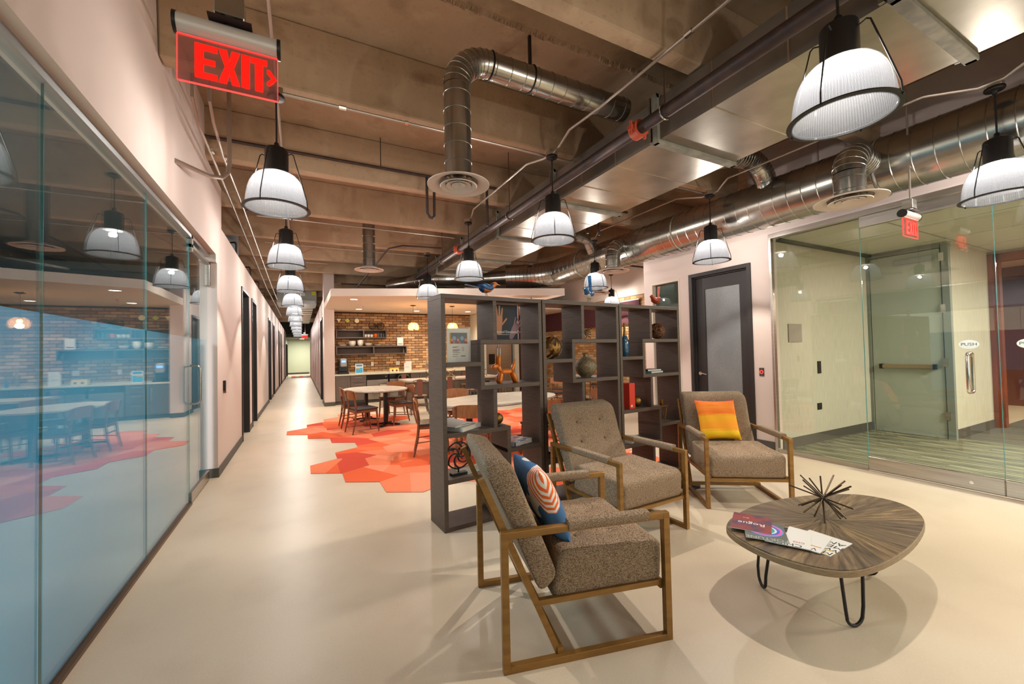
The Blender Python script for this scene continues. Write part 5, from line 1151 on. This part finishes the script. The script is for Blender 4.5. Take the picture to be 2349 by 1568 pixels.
def make_armchair(label):
    t = thing('lounge_armchair', label, 'armchair', (0, 0, 0), 0, 'tweed lounge armchairs'); w_ = .034
    for sy in (-1, 1):
        y = sy*.365; g = MB()
        g.box(-.43-w_/2, -.43+w_/2, y-w_/2, y+w_/2, 0, .65); g.box(.43-w_/2, .43+w_/2, y-w_/2, y+w_/2, 0, .65)
        g.box(-.413, .413, y-w_/2, y+w_/2, 0, .032); g.box(-.413, .413, y-w_/2, y+w_/2, .618, .65)
        g.obj('side_frame', BRONZE, t, bevel=.0015, segs=1)
        MB().bar((-.165, y*.925, .03), (-.53, y*.925, .90), .03, .03, up=(0, 1, 0)).obj('back_rail', BRONZE, t)
        MB().box(-.27, .415, y*.925-.013, y*.925+.013, .268, .296).obj('seat_rail', BRONZE, t)
        pr = roundpoly([(y-.028, .622), (y+.028, .622), (y+.028, .672), (y-.028, .672)], .016)
        g = MB(); n = len(pr); X0_, X1_ = (-.11, .325)
        g.add([(X0_, p.x, p.y) for p in pr]+[(X1_, p.x, p.y) for p in pr], [tuple(range(n)), tuple(range(2*n-1, n-1, -1))]+[(k, n+k, n+(k+1) % n, (k+1) % n) for k in range(n)])
        g.obj('arm_pad', FABRIC, t, smooth=True)
    for q in ((.40, .43, -.35, .35, .250, .278), (-.28, -.25, -.33, .33, .268, .296), (-.175, -.145, -.36, .36, .032, .06)): MB().box(*q).obj('cross_rail', BRONZE, t)
    sb = [(.02, -.15, .505, 0, 1), (.02, .15, .505, 0, 1), (.22, -.15, .495, 0, 1), (.22, .15, .495, 0, 1)]
    pad_mesh([(-.19, .272), (.425, .272), (.435, .47), (.39, .50), (-.14, .512)], .335, .045, .035, sb).obj('seat', FABRIC, t, smooth=60)
    d = Vector((-.53+.165, .87)).normalized(); nx = Vector((d.y, -d.x))
    def bk(s, o): p = Vector((-.24, .305))+d*s+nx*o; return (p.x, p.y)
    bb = []
    for s in (.34, .52):
        for y in (-.14, .14):
            p = bk(s, .125); bb.append((p[0], y, p[1], nx.x, nx.y))
    pad_mesh([bk(0, 0), bk(.03, .115), bk(.66, .13), bk(.74, .02), bk(.70, -.005)], .335, .05, .035, bb).obj('backrest', FABRIC, t, smooth=60)
    for b_ in sb+bb:
        MB().ell((b_[0]-b_[3]*.020, b_[1], b_[2]-b_[4]*.020), (.010, .010, .010), 10, 8).obj('button', FABRIC, t, smooth=True)
    return t
ac = make_armchair('brown tweed armchair in front with the blue patterned pillow')
ac.location = (1.345, 2.005, 0); ac.rotation_euler = (0, 0, math.radians(-13.5))
dup(ac, (2.45, 2.80, 0), math.radians(-88), 'brown tweed armchair in the middle, without a pillow')
dup(ac, (3.90, 2.73, 0), math.radians(-124), 'brown tweed armchair with the orange yellow pillow by the black door')
def pillow(name, label, loc, rot, mats, size=.43, thick=.13, paint=None):
    t = thing(name, label, 'pillow', loc); t.rotation_euler = rot
    N = 22; vs = []; fs = []
    def h(u, v):
        e = max(0, (1-u**4)*(1-v**4)); return thick/2*e**.55
    def pos(i, j, s):
        u, v = -1+2*i/N, -1+2*j/N; pin = 1-.07*(1-abs(u)**2)*abs(v)**3; pin2 = 1-.07*(1-abs(v)**2)*abs(u)**3
        return (u*size/2*pin2, v*size/2*pin, s*h(u, v)+.004*math.sin(7*u+3*v)*h(u, v)/thick*2)
    g = MB()
    for s in (1, -1):
        vs = [pos(i, j, s) for i in range(N+1) for j in range(N+1)]; n0 = len(g.v)
        for p in vs: g.v.append(p)
        for i in range(N):
            for j in range(N):
                q = [n0+i*(N+1)+j, n0+(i+1)*(N+1)+j, n0+(i+1)*(N+1)+j+1, n0+i*(N+1)+j+1]
                g.f.append(q if s > 0 else q[::-1]); g.m.append(0)
    g.obj('cover', mats, t, smooth=80)
    return t
# orange to yellow striped pillow material
m = bpy.data.materials.new('ikat sunset fabric'); m.use_nodes = True; MATS['ikat'] = m; nt = m.node_tree; b = nt.nodes['Principled BSDF']; b.inputs['Roughness'].default_value = .85
tc = nt.nodes.new('ShaderNodeTexCoord'); sp = nt.nodes.new('ShaderNodeSeparateXYZ'); nt.links.new(tc.outputs['Object'], sp.inputs[0])
mp = nt.nodes.new('ShaderNodeMapping'); mp.inputs['Scale'].default_value = (3, 60, 3); nz = nt.nodes.new('ShaderNodeTexNoise'); nz.inputs['Scale'].default_value = 1; nt.links.new(tc.outputs['Object'], mp.inputs[0]); nt.links.new(mp.outputs[0], nz.inputs['Vector'])
mr = nt.nodes.new('ShaderNodeMapRange'); mr.inputs['From Min'].default_value = .22; mr.inputs['From Max'].default_value = -.22; nt.links.new(sp.outputs[1], mr.inputs[0])
ad = nt.nodes.new('ShaderNodeMath'); ad.operation = 'MULTIPLY_ADD'; ad.inputs[1].default_value = .22; nt.links.new(nz.outputs[0], ad.inputs[0]); nt.links.new(mr.outputs[0], ad.inputs[2])
sb_ = nt.nodes.new('ShaderNodeMath'); sb_.operation = 'SUBTRACT'; sb_.inputs[1].default_value = .11; nt.links.new(ad.outputs[0], sb_.inputs[0])
cr = nt.nodes.new('ShaderNodeValToRGB'); el = cr.color_ramp.elements; el[0].position = 0; el[0].color = lin('F25A1C'); el[1].position = 1; el[1].color = lin('F2B210')
for p, c in ((.22, 'F7902A'), (.36, 'F4701E'), (.42, 'F9B21C'), (.62, 'F8A01C'), (.74, 'F79A1E'), (.80, 'F5C81A')): e = el.new(p); e.color = lin(c)
nt.links.new(sb_.outputs[0], cr.inputs[0]); nt.links.new(cr.outputs[0], b.inputs['Base Color'])
def on_chair(cx, cy, ang, lx, ly, lz, tilt, yawx=0, roll=0):
    a = math.radians(ang); M4 = Matrix.Translation((cx, cy, 0)) @ Matrix.Rotation(a, 4, 'Z') @ Matrix.Translation((lx, ly, lz)) @ Matrix.Rotation(yawx, 4, 'Z') @ Matrix.Rotation(tilt, 4, 'Y') @ Matrix.Rotation(roll, 4, 'Z')
    # pillow local: z normal faces chair front (+x), y vertical
    M4 = M4 @ Matrix(((0, 0, 1, 0), (1, 0, 0, 0), (0, 1, 0, 0), (0, 0, 0, 1)))
    return M4
p1 = pillow('throw_pillow', 'orange to yellow striped pillow on the armchair by the black door', (0, 0, 0), (0, 0, 0), MATS['ikat'])
p1.matrix_world = on_chair(3.90, 2.73, -124, -.20, -.03, .715, -.38, .05, .05)
m = bpy.data.materials.new('marine print fabric'); m.use_nodes = True; MATS['marine'] = m; nt = m.node_tree; b = nt.nodes['Principled BSDF']; b.inputs['Roughness'].default_value = .85
tc = nt.nodes.new('ShaderNodeTexCoord')
def math_(op, a, b_=None, c=None):
    n_ = nt.nodes.new('ShaderNodeMath'); n_.operation = op
    for i, v in enumerate((a, b_, c)):
        if v is None: continue
        if isinstance(v, (int, float)): n_.inputs[i].default_value = v
        else: nt.links.new(v, n_.inputs[i])
    return n_.outputs[0]
mp = nt.nodes.new('ShaderNodeMapping'); mp.inputs['Scale'].default_value = (6, 6, 6); nz = nt.nodes.new('ShaderNodeTexNoise'); nz.inputs['Scale'].default_value = 1; nz.inputs['Detail'].default_value = 1
nt.links.new(tc.outputs['Object'], mp.inputs[0]); nt.links.new(mp.outputs[0], nz.inputs['Vector'])
sp = nt.nodes.new('ShaderNodeSeparateXYZ'); nt.links.new(tc.outputs['Object'], sp.inputs[0])
dist = math_('SQRT', math_('ADD', math_('POWER', math_('ADD', sp.outputs[0], .36), 2), math_('POWER', math_('SUBTRACT', sp.outputs[1], .16), 2)))
stripe = math_('GREATER_THAN', math_('SINE', math_('MULTIPLY', dist, 300)), 0)
mixA = nt.nodes.new('ShaderNodeMix'); mixA.data_type = 'RGBA'; mixA.inputs['A'].default_value = lin('E9E4DC'); mixA.inputs['B'].default_value = lin('EE6A28'); nt.links.new(stripe, mixA.inputs['Factor'])
inb = math_('MULTIPLY', math_('LESS_THAN', dist, .255), math_('GREATER_THAN', dist, .10))
mixB = nt.nodes.new('ShaderNodeMix'); mixB.data_type = 'RGBA'; mixB.inputs['A'].default_value = lin('3F6C9C'); nt.links.new(mixA.outputs['Result'], mixB.inputs['B']); nt.links.new(inb, mixB.inputs['Factor'])
wv = math_('MULTIPLY', math_('GREATER_THAN', nz.outputs[0], .57), math_('GREATER_THAN', dist, .255))
mixC = nt.nodes.new('ShaderNodeMix'); mixC.data_type = 'RGBA'; mixC.inputs['B'].default_value = lin('EAE6E0'); nt.links.new(mixB.outputs['Result'], mixC.inputs['A']); nt.links.new(wv, mixC.inputs['Factor'])
nt.links.new(mixC.outputs['Result'], b.inputs['Base Color'])
p2 = pillow('throw_pillow', 'blue pillow with orange and white striped fish print on the front armchair', (0, 0, 0), (0, 0, 0), MATS['marine'])
p2.matrix_world = on_chair(1.345, 2.005, -13.5, -.150, -.05, .69, -.40, 0, .06)

# ------------------------------------------------------------ coffee table and what lies on it
out = [(2.12, 1.25), (2.15, 1.48), (2.28, 1.625), (2.64, 1.70), (3.00, 1.67), (3.29, 1.58), (3.50, 1.44), (3.52, 1.24), (3.32, 1.07), (2.88, .975), (2.45, .965), (2.22, 1.04)]
def catmull(P, n=6):
    o = []; N = len(P)
    for i in range(N):
        p0, p1_, p2_, p3 = [Vector(P[(i+k) % N]) for k in (-1, 0, 1, 2)]
        for k in range(n):
            u = k/n; o.append(.5*((2*p1_)+(p2_-p0)*u+(2*p0-5*p1_+4*p2_-p3)*u*u+(3*p1_-p0-3*p2_+p3)*u**3))
    return o
OC = catmull(out); cx, cy = 2.80, 1.33
t = thing('coffee_table', 'rounded triangular wood coffee table with black hairpin legs', 'coffee table', (cx, cy, 0)); tb = t
g = MB(); g.prism([(p.x-cx, p.y-cy) for p in OC], .402, .434); g.obj('table_edge', mat('oak edge', '937B5C', .5, 0, '7E684C', (30, 30, 200)), t, bevel=.004)
nseg = 22; hub = (.02, .02)
def radial_wood(name, c1, c2, c3):
    m = bpy.data.materials.new(name); m.use_nodes = True; nt = m.node_tree; b = nt.nodes['Principled BSDF']; b.inputs['Roughness'].default_value = .4
    N = nt.nodes.new; L = nt.links.new; tc = N('ShaderNodeTexCoord'); sp = N('ShaderNodeSeparateXYZ'); L(tc.outputs['Object'], sp.inputs[0])
    def ma(op, a, b_, *r):
        n = N('ShaderNodeMath'); n.operation = op
        for i, v in enumerate((a, b_)+r):
            if isinstance(v, (int, float)): n.inputs[i].default_value = v
            else: L(v, n.inputs[i])
        return n.outputs[0]
    an = ma('MULTIPLY', ma('ARCTAN2', ma('SUBTRACT', sp.outputs[1], .02), ma('SUBTRACT', sp.outputs[0], .02)), 16)
    ra = ma('MULTIPLY', ma('POWER', ma('ADD', ma('POWER', sp.outputs[0], 2), ma('POWER', sp.outputs[1], 2)), .5), 4)
    cb = N('ShaderNodeCombineXYZ'); L(an, cb.inputs[0]); L(ra, cb.inputs[1]); nz = N('ShaderNodeTexNoise'); nz.inputs['Scale'].default_value = 1; nz.inputs['Detail'].default_value = 6; nz.inputs['Roughness'].default_value = .65; L(cb.outputs[0], nz.inputs['Vector'])
    cr = N('ShaderNodeValToRGB'); e = cr.color_ramp.elements; e[0].position = .36; e[0].color = lin(c1); e[1].position = .68; e[1].color = lin(c3); q = e.new(.52); q.color = lin(c2)
    L(nz.outputs[0], cr.inputs[0]); L(cr.outputs[0], b.inputs['Base Color']); return m
WD = [radial_wood('barn wood a', '4E4034', '6F5D4A', '97805E'), radial_wood('barn wood b', '463A30', '655443', '86705A'), radial_wood('barn wood c', '564636', '79644C', 'A88C62'), radial_wood('barn wood d', '4A3E34', '6A5948', '7E6C58')]
OL = [(p.x-cx, p.y-cy) for p in OC]; N = len(OL); rt = random.Random(4)
idx = [round(k*N/nseg) % N for k in range(nseg)]
for k in range(nseg):
    i0, i1 = idx[k], idx[(k+1) % nseg]; seq = []
    i = i0
    while True:
        seq.append(OL[i])
        if i == i1: break
        i = (i+1) % N
    poly = [hub]+[(hub[0]+(x-hub[0])*.992, hub[1]+(y-hub[1])*.992) for x, y in seq]
    c_ = (sum(p[0] for p in poly)/len(poly), sum(p[1] for p in poly)/len(poly)); poly = [(c_[0]+(x-c_[0])*.997, c_[1]+(y-c_[1])*.997) for x, y in poly]
    MB().prism(poly, .434, .44).obj('veneer_wedge', rt.choice(WD), t)
for fx, fy, tw in ((2.54, 1.585, .9), (2.60, 1.13, -.25), (3.26, 1.34, 1.5)):
    d_ = Vector((math.cos(tw), math.sin(tw), 0)); o_ = Vector((fx-cx, fy-cy, 0)); inn = (Vector((0, 0, 0))-o_)*.10
    P_ = [o_+d_*.085+inn+Vector((0, 0, .402)), o_+d_*.060+Vector((0, 0, .10))]+[o_+d_*.055*math.cos(a)+Vector((0, 0, .062+.055*-math.sin(a))) for a in (.4, .8, 1.2, PI/2, 1.95, 2.35, 2.75)]+[o_-d_*.060+Vector((0, 0, .10)), o_-d_*.085+inn+Vector((0, 0, .402))]
    MB().tube(P_, .0085, 10).obj('leg', BLKM, t, smooth=True)
t = thing('spiky_sculpture', 'large dark bronze starburst of rods on the coffee table', 'sculpture', (2.83, 1.37, .44+.125))
rs = random.Random(21); dirs = []
for k in range(13):
    z = 1-2*(k+.5)/13; a = k*2.39996; z = z*.85
    dirs.append((math.sqrt(1-z*z)*math.cos(a), math.sqrt(1-z*z)*math.sin(a), z+rs.uniform(-.35, .35)))
tips = []
for i, d_ in enumerate(dirs):
    v = Vector(d_).normalized()
    if abs(v.z) > .8: v.z *= .8; v.normalize()
    L1, L2 = .165*rs.uniform(.85, 1.1), .165*rs.uniform(.8, 1.1)
    off = v.cross(Vector((.3, .5, .8))).normalized()*.006
    p, q = -v*L1+off, v*L2+off
    for e in (p, q):
        if e.z < -.121: e *= .121/abs(e.z)
    MB().tube([p, q], .0045, 8).obj('rod', mat('dark bronze', '4B3C2C', .35, .7), t, smooth=True)
zt = .4402
def magazine(name, label, c, ang, z, mcover, w_=.20, h_=.25, th=.004):
    t = thing(name, label, 'magazine', (c[0], c[1], z), ang)
    MB().box(-w_/2, w_/2, -h_/2, h_/2, 0, th).obj('pages', mat('magazine pages', 'CFCBC4', .6), t); MB().box(-w_/2-.001, w_/2, -h_/2, h_/2, th, th+.0006).obj('cover', mcover, t)
    return t
def flat(par, poly, z, m, nm='print_patch'): return MB().prism(poly, z, z+.0003).obj(nm, m, par)
def ring(par, cx_, cy_, r0, r1, z, m, nm='colour_ring', sx=1):
    n = 40; g = MB(); g.lathe([(r0, 0), (r1, 0), (r1, .0003), (r0, .0003)], n, cx_, cy_, z, cap=False, sx=sx); return g.obj(nm, m, par)
up = Matrix.Identity(4)
def T(x, y, z, a=0): return Matrix.Translation((x, y, z)) @ Matrix.Rotation(a, 4, 'Z')
# fan of magazines along the near left edge; text runs upside down to the viewer
MA = PI+.75
m5 = magazine('magazine', 'rightmost magazine of the fan, white with black and yellow type', (2.455, 1.215), 1.62, zt, PAPER)
for b_, xx, yy in (('MO', -.055, .095), ('WH', -.055, .045), ('MEN', -.05, -.005), ('AM', -.055, -.055)): text('lettering', b_, .055, INK, m5, T(xx, yy, .0049), .0002)
flat(m5, [(-.095, .06), (-.03, .075), (-.03, .068), (-.095, .053)], .0053, MATS['carton yellow']); flat(m5, [(-.09, .118), (-.02, .118), (-.02, .124), (-.09, .124)], .0048, MATS['carton yellow'])
m4 = magazine('magazine', 'white magazine with an orange line, second from the right in the fan', (2.415, 1.27), 1.80, zt+.005, PAPER)
text('lettering', 'WIRED', .045, INK, m4, T(-.01, .095, .0049), .0002); flat(m4, [(-.09, .055), (-.02, .055), (-.02, .062), (-.09, .062)], .0048, mat('orange print', 'E07A2A'))
m3 = magazine('magazine', 'white magazine with a face portrait, in the middle of the fan', (2.365, 1.325), 2.05, zt+.010, PAPER)
text('lettering', 'CHIEF', .05, INK, m3, T(.0, .105, .0049), .0002); text('lettering', 'CIO', .03, mat('red print', 'B23A2C'), m3, T(-.05, .06, .0049), .0002)
flat(m3, [(.035+.032*math.cos(a), .0+.045*math.sin(a)) for a in [2*PI*k/20 for k in range(20)]], .0048, mat('face tone', 'C58A70', .5)); flat(m3, [(-.0, -.12), (.09, -.12), (.085, -.045), (.005, -.045)], .0049, INK)
m2 = magazine('magazine', 'grey magazine with concentric colour rings on its cover', (2.315, 1.42), 2.20, zt+.015, mat('grey cover', '5F6560', .35))
text('lettering', 'FORTUNE', .045, mat('pale grey type', 'B4B8B0', .4), m2, T(0, .108, .0049), .0002)
for r0, r1, c in ((.0, .022, 'F0D54A'), (.022, .036, 'E8E4DC'), (.036, .050, '1FA6A0'), (.050, .060, 'D9DDE2'), (.060, .074, '2A62C8'), (.074, .086, 'E85CA8'), (.086, .092, '3FA0E8')):
    ring(m2, .0, -.015, r0+.0001, r1, .0048, mat('ring '+c, c, .35))
m1 = magazine('magazine', 'dark red and violet magazine on top, leftmost of the fan', (2.345, 1.515), 2.09, zt+.020, mat('violet red cover', '4A3550', .3, 0, '8A3430', (9, 9, 9), mixr=(.42, .55)))
text('lettering', 'Rogue', .055, mat('title white', 'E5E0DC'), m1, T(0, .02, .0049), .0002); text('lettering', '2015', .016, MATS['title white'], m1, T(.03, -.06, .0049), .0002)

# ------------------------------------------------------------ dining furniture
def make_dining_chair(label):
    t = thing('dining_chair', label, 'chair', (0, 0, 0), 0, 'walnut dining chairs')
    g = pad_mesh([(-.20, .445), (.225, .455), (.225, .48), (-.20, .472)], .225, .012, .012, [], step=.06); g.obj('seat', VINYL, t, smooth=60)
    fr = MB(); fr.box(-.19, .20, -.20, -.175, .395, .445); fr.box(-.19, .20, .175, .20, .395, .445); fr.box(.18, .205, -.175, .175, .395, .45); fr.box(-.21, -.185, -.175, .175, .395, .445); fr.obj('seat_frame', WALNUT, t)
    for sy in (-1, 1):
        MB().tube([(.20, sy*.19, .45), (.215, sy*.20, .2), (.235, sy*.205, 0)], [.02, .018, .012], 10).obj('leg', WALNUT, t, smooth=True)
        MB().tube([(-.27, sy*.205, 0), (-.215, sy*.195, .25), (-.195, sy*.19, .45), (-.215, sy*.19, .62), (-.255, sy*.19, .80)], [.012, .018, .021, .018, .012], 10).obj('leg', WALNUT, t, smooth=True)
        MB().tube([(-.235, sy*.2, .20), (.215, sy*.2, .24)], .008, 8).obj('stretcher', WALNUT, t, smooth=True)
    MB().tube([(-.215, -.19, .30), (-.215, .19, .30)], .012, 8).obj('stretcher', WALNUT, t, smooth=True)
    n = 12; vs = []; g = MB()
    for i in range(n+1):
        u = -1+2*i/n; y = u*.235; x = -.255+.05*u*u; e = 1-.35*abs(u)**4
        for z, o_ in ((.72-.07*e, 0), (.72+.105*e, -.02)): vs += [(x+o_+.012, y, z), (x+o_-.004, y, z)]
    fs = []
    for i in range(n):
        a = i*4; b_ = a+4
        fs += [(a, a+2, b_+2, b_), (a+1, b_+1, b_+3, a+3), (a, b_, b_+1, a+1), (a+2, a+3, b_+3, b_+2)]
    fs += [(0, 1, 3, 2), (n*4, n*4+2, n*4+3, n*4+1)]
    g.add(vs, fs).obj('backrest', WALNUT2, t, smooth=60)
    return t
c0 = make_dining_chair('walnut dining chair nearest the viewer at the left round table'); c0.location = (1.06, 8.42, 0); c0.rotation_euler = (0, 0, math.radians(14))
CH = [((.98, 9.22, 0), 2, 'walnut dining chair behind the nearest one, on the corridor side'), ((1.90, 8.92, 0), 188, 'walnut dining chair on the right of the left round table'), ((1.95, 10.15, 0), 232, 'walnut dining chair on the kitchen side of the left round table'),
      ((3.05, 5.02, 0), 95, 'walnut dining chair behind the left bookshelf with its back to the viewer'), ((1.75, 6.05, 0), -15, 'walnut dining chair at the left end of the second table'), ((2.55, 7.10, 0), -100, 'walnut dining chair on the far side of the second table'),
      ((2.05, 5.15, 0), 60, 'walnut dining chair at the near left of the second table'), ((4.3, 5.6, 0), 170, 'walnut dining chair at the right end of the second table'),
      ((5.55, 8.55, 0), 200, 'walnut dining chair seen through the middle bookshelf, nearer one'), ((6.25, 9.25, 0), 215, 'walnut dining chair seen through the middle bookshelf, further one'),
      ((7.6, 10.6, 0), 110, 'walnut dining chair by the pale brick wall, left one'), ((7.9, 9.7, 0), 40, 'walnut dining chair by the pale brick wall, right one')]
for loc, a, lb in CH: dup(c0, loc, math.radians(a), lb)
def oval_table(label, x, y, a, b_, rot, posts):
    t = thing('oval_table', label, 'table', (x, y, 0), rot)
    pts = [(a*math.copysign(abs(math.cos(th))**.9, math.cos(th)), b_*math.copysign(abs(math.sin(th))**.9, math.sin(th))) for th in [2*PI*k/64 for k in range(64)]]
    MB().prism(pts, .722, .75).obj('tabletop', TOPW, t, bevel=.003); MB().prism([(u*.97, v*.97) for u, v in pts], .712, .722).obj('underside', mat('table underside', '3C2E26', .7), t)
    for px in posts:
        MB().box(px-.035, px+.035, -.035, .035, .05, .712).obj('post', BLKM, t, bevel=.004)
        MB().box(px-.12, px+.12, -.12, .12, .70, .712).obj('mount_plate', BLKM, t)
        for k in range(4):
            th = PI/4+k*PI/2; c, s = math.cos(th), math.sin(th)
            MB().bar((px, 0, .055), (px+.30*c, .30*s, .028), .045, .03).obj('foot', BLKM, t); MB().lathe([(.016, 0), (.016, .016), (.008, .02)], 10, px+.29*c, .29*s).obj('glide', PAPER, t)
    return t
oval_table('oval whitewashed wood table over the orange carpet beside the corridor', 1.45, 9.38, .80, .62, math.radians(105), (-.50, .50))
oval_table('oval whitewashed wood table right behind the bookshelves', 2.85, 6.02, 1.12, .68, math.radians(16), (-.60, .60))
# long kitchen table with metal chairs
t = thing('long_table', 'long whitewashed table in front of the kitchen counter', 'table', (2.62, 11.35, 0), math.radians(3))
MB().box(0, 3.0, 0, 1.0, .70, .75).obj('tabletop', TOPW, t, bevel=.004); MB().box(.04, 2.96, .04, .96, .62, .70).obj('apron', mat('rough barn wood', '6E5C4D', .8, 0, '55463A', (4, 4, 20)), t)
for x in (.02, 2.86):
    for y in (.02, .86): MB().box(x, x+.12, y, y+.12, 0, .62).obj('leg', MATS['rough barn wood'], t, bevel=.004)
GUN = mat('gunmetal', '7F7A74', .35, .85, '66615C', (8, 8, 8))
def make_cafe_chair(label):
    t = thing('metal_cafe_chair', label, 'chair', (0, 0, 0), 0, 'metal cafe chairs with wooden back slat')
    pad_mesh([(-.18, .44), (.18, .44), (.18, .455), (-.18, .455)], .18, .006, .006, [], step=.09).obj('seat', mat('cafe seat wood', '7A5A42', .5), t)
    MB().tube([(-.17, -.18, .445), (-.20, -.175, .75), (-.205, -.14, .83), (-.21, 0, .86), (-.205, .14, .83), (-.20, .175, .75), (-.17, .18, .445)], .010, 8).obj('back_hoop', GUN, t, smooth=True)
    MB().add([(-.178, -.055, .455), (-.178, .055, .455), (-.213, .075, .85), (-.213, -.075, .85), (-.170, -.055, .455), (-.170, .055, .455), (-.205, .075, .85), (-.205, -.075, .85)], [(0, 1, 2, 3), (7, 6, 5, 4), (0, 4, 5, 1), (1, 5, 6, 2), (2, 6, 7, 3), (3, 7, 4, 0)]).obj('back_slat', mat('red brown slat', '7C4A38', .5), t)
    for sx in (-1, 1):
        for sy in (-1, 1): MB().tube([(sx*.15, sy*.15, .44), (sx*.165, sy*.165, .30), (sx*.225, sy*.215, 0)], [.03, .022, .012], 8).obj('leg', GUN, t, smooth=True)
    g = MB(); g.bar((-.19, -.19, .2), (.19, .19, .2), .008, .02); g.bar((-.19, .19, .2), (.19, -.19, .2), .008, .02); g.obj('cross_brace', GUN, t)
    return t
k0 = make_cafe_chair('metal cafe chair at the near left corner of the long table'); k0.location = (2.62, 10.15, 0); k0.rotation_euler = (0, 0, math.radians(80))
for loc, a, lb in (((3.55, 10.75, 0), 92, 'metal cafe chair seen through the left bookshelf, near side of the long table'), ((4.35, 10.8, 0), 88, 'metal cafe chair near the right of the long table, near side'), ((5.15, 10.9, 0), 94, 'metal cafe chair at the near right corner of the long table'),
                   ((2.85, 12.65, 0), -88, 'metal cafe chair on the kitchen side at the left end'), ((3.85, 12.75, 0), -92, 'metal cafe chair on the kitchen side in the middle'), ((4.9, 12.8, 0), -90, 'metal cafe chair on the kitchen side at the right end')):
    dup(k0, loc, math.radians(a), lb)
for x, y, lb in ((3.35, 11.65, 'bronze jack shaped ornament at the left of the long table'), (4.05, 11.9, 'bronze jack shaped ornament in the middle of the long table'), (5.0, 11.7, 'bronze jack shaped ornament at the right of the long table')):
    t = thing('jack_ornament', lb, 'ornament', (x, y, .752+.12))
    for d_ in ((1, .3, .62), (-.7, .7, .62), (.1, -1, .60)):
        v = Vector(d_).normalized()*.17; MB().tube([-v, v], .010, 8).obj('rod', BRASS, t, smooth=True)
        for s_ in (-1, 1): MB().ell(v*s_, .017, 10, 8).obj('ball', BRASS, t, smooth=True)
t = thing('metal_bin', 'tapered stainless bin standing between the round table and the counter', 'bin', (2.17, 12.3, 0)); MB().lathe([(.13, 0), (.16, .62), (.165, .63), (.15, .63), (.12, .02)], 28).obj('body', STEEL, t, smooth=True); MB().tube(arc((0, 0, .64), .155, 0, 2*PI, 24, 'xy')[:-1], .008, 6, closed=True).obj('rim', CHROME, t, smooth=True)
t = thing('cafe_table', 'small round table by the pale brick wall', 'table', (7.55, 9.9, 0)); MB().lathe([(.38, .72), (.38, .75), (.001, .75)], 32).obj('tabletop', TOPW, t); MB().tube([(0, 0, .02), (0, 0, .72)], .03, 12).obj('post', BLKM, t); MB().lathe([(.24, 0), (.24, .012), (.05, .03)], 28).obj('base', BLKM, t)
t = thing('small_round_base', 'black round stand base on the floor behind the right armchair', 'stand', (3.72, 3.12, 0)); MB().lathe([(.14, 0), (.14, .01), (.03, .022)], 28).obj('base', BLKM, t, smooth=True); MB().tube([(0, 0, .02), (0, 0, .10)], .012, 8).obj('post', BLKM, t)
sw = thing('wall_switch', 'small dark card reader on the white wall beside the left glass door', 'card reader', (XL, 6.72, 1.12)); MB().box(0, .03, -.025, .025, -.07, .07).obj('body', BLKM, sw, bevel=.004); MB().box(.0, .032, -.015, .015, -.10, -.07).obj('tag', mat('brown tag', '7A4A3A', .6), sw)
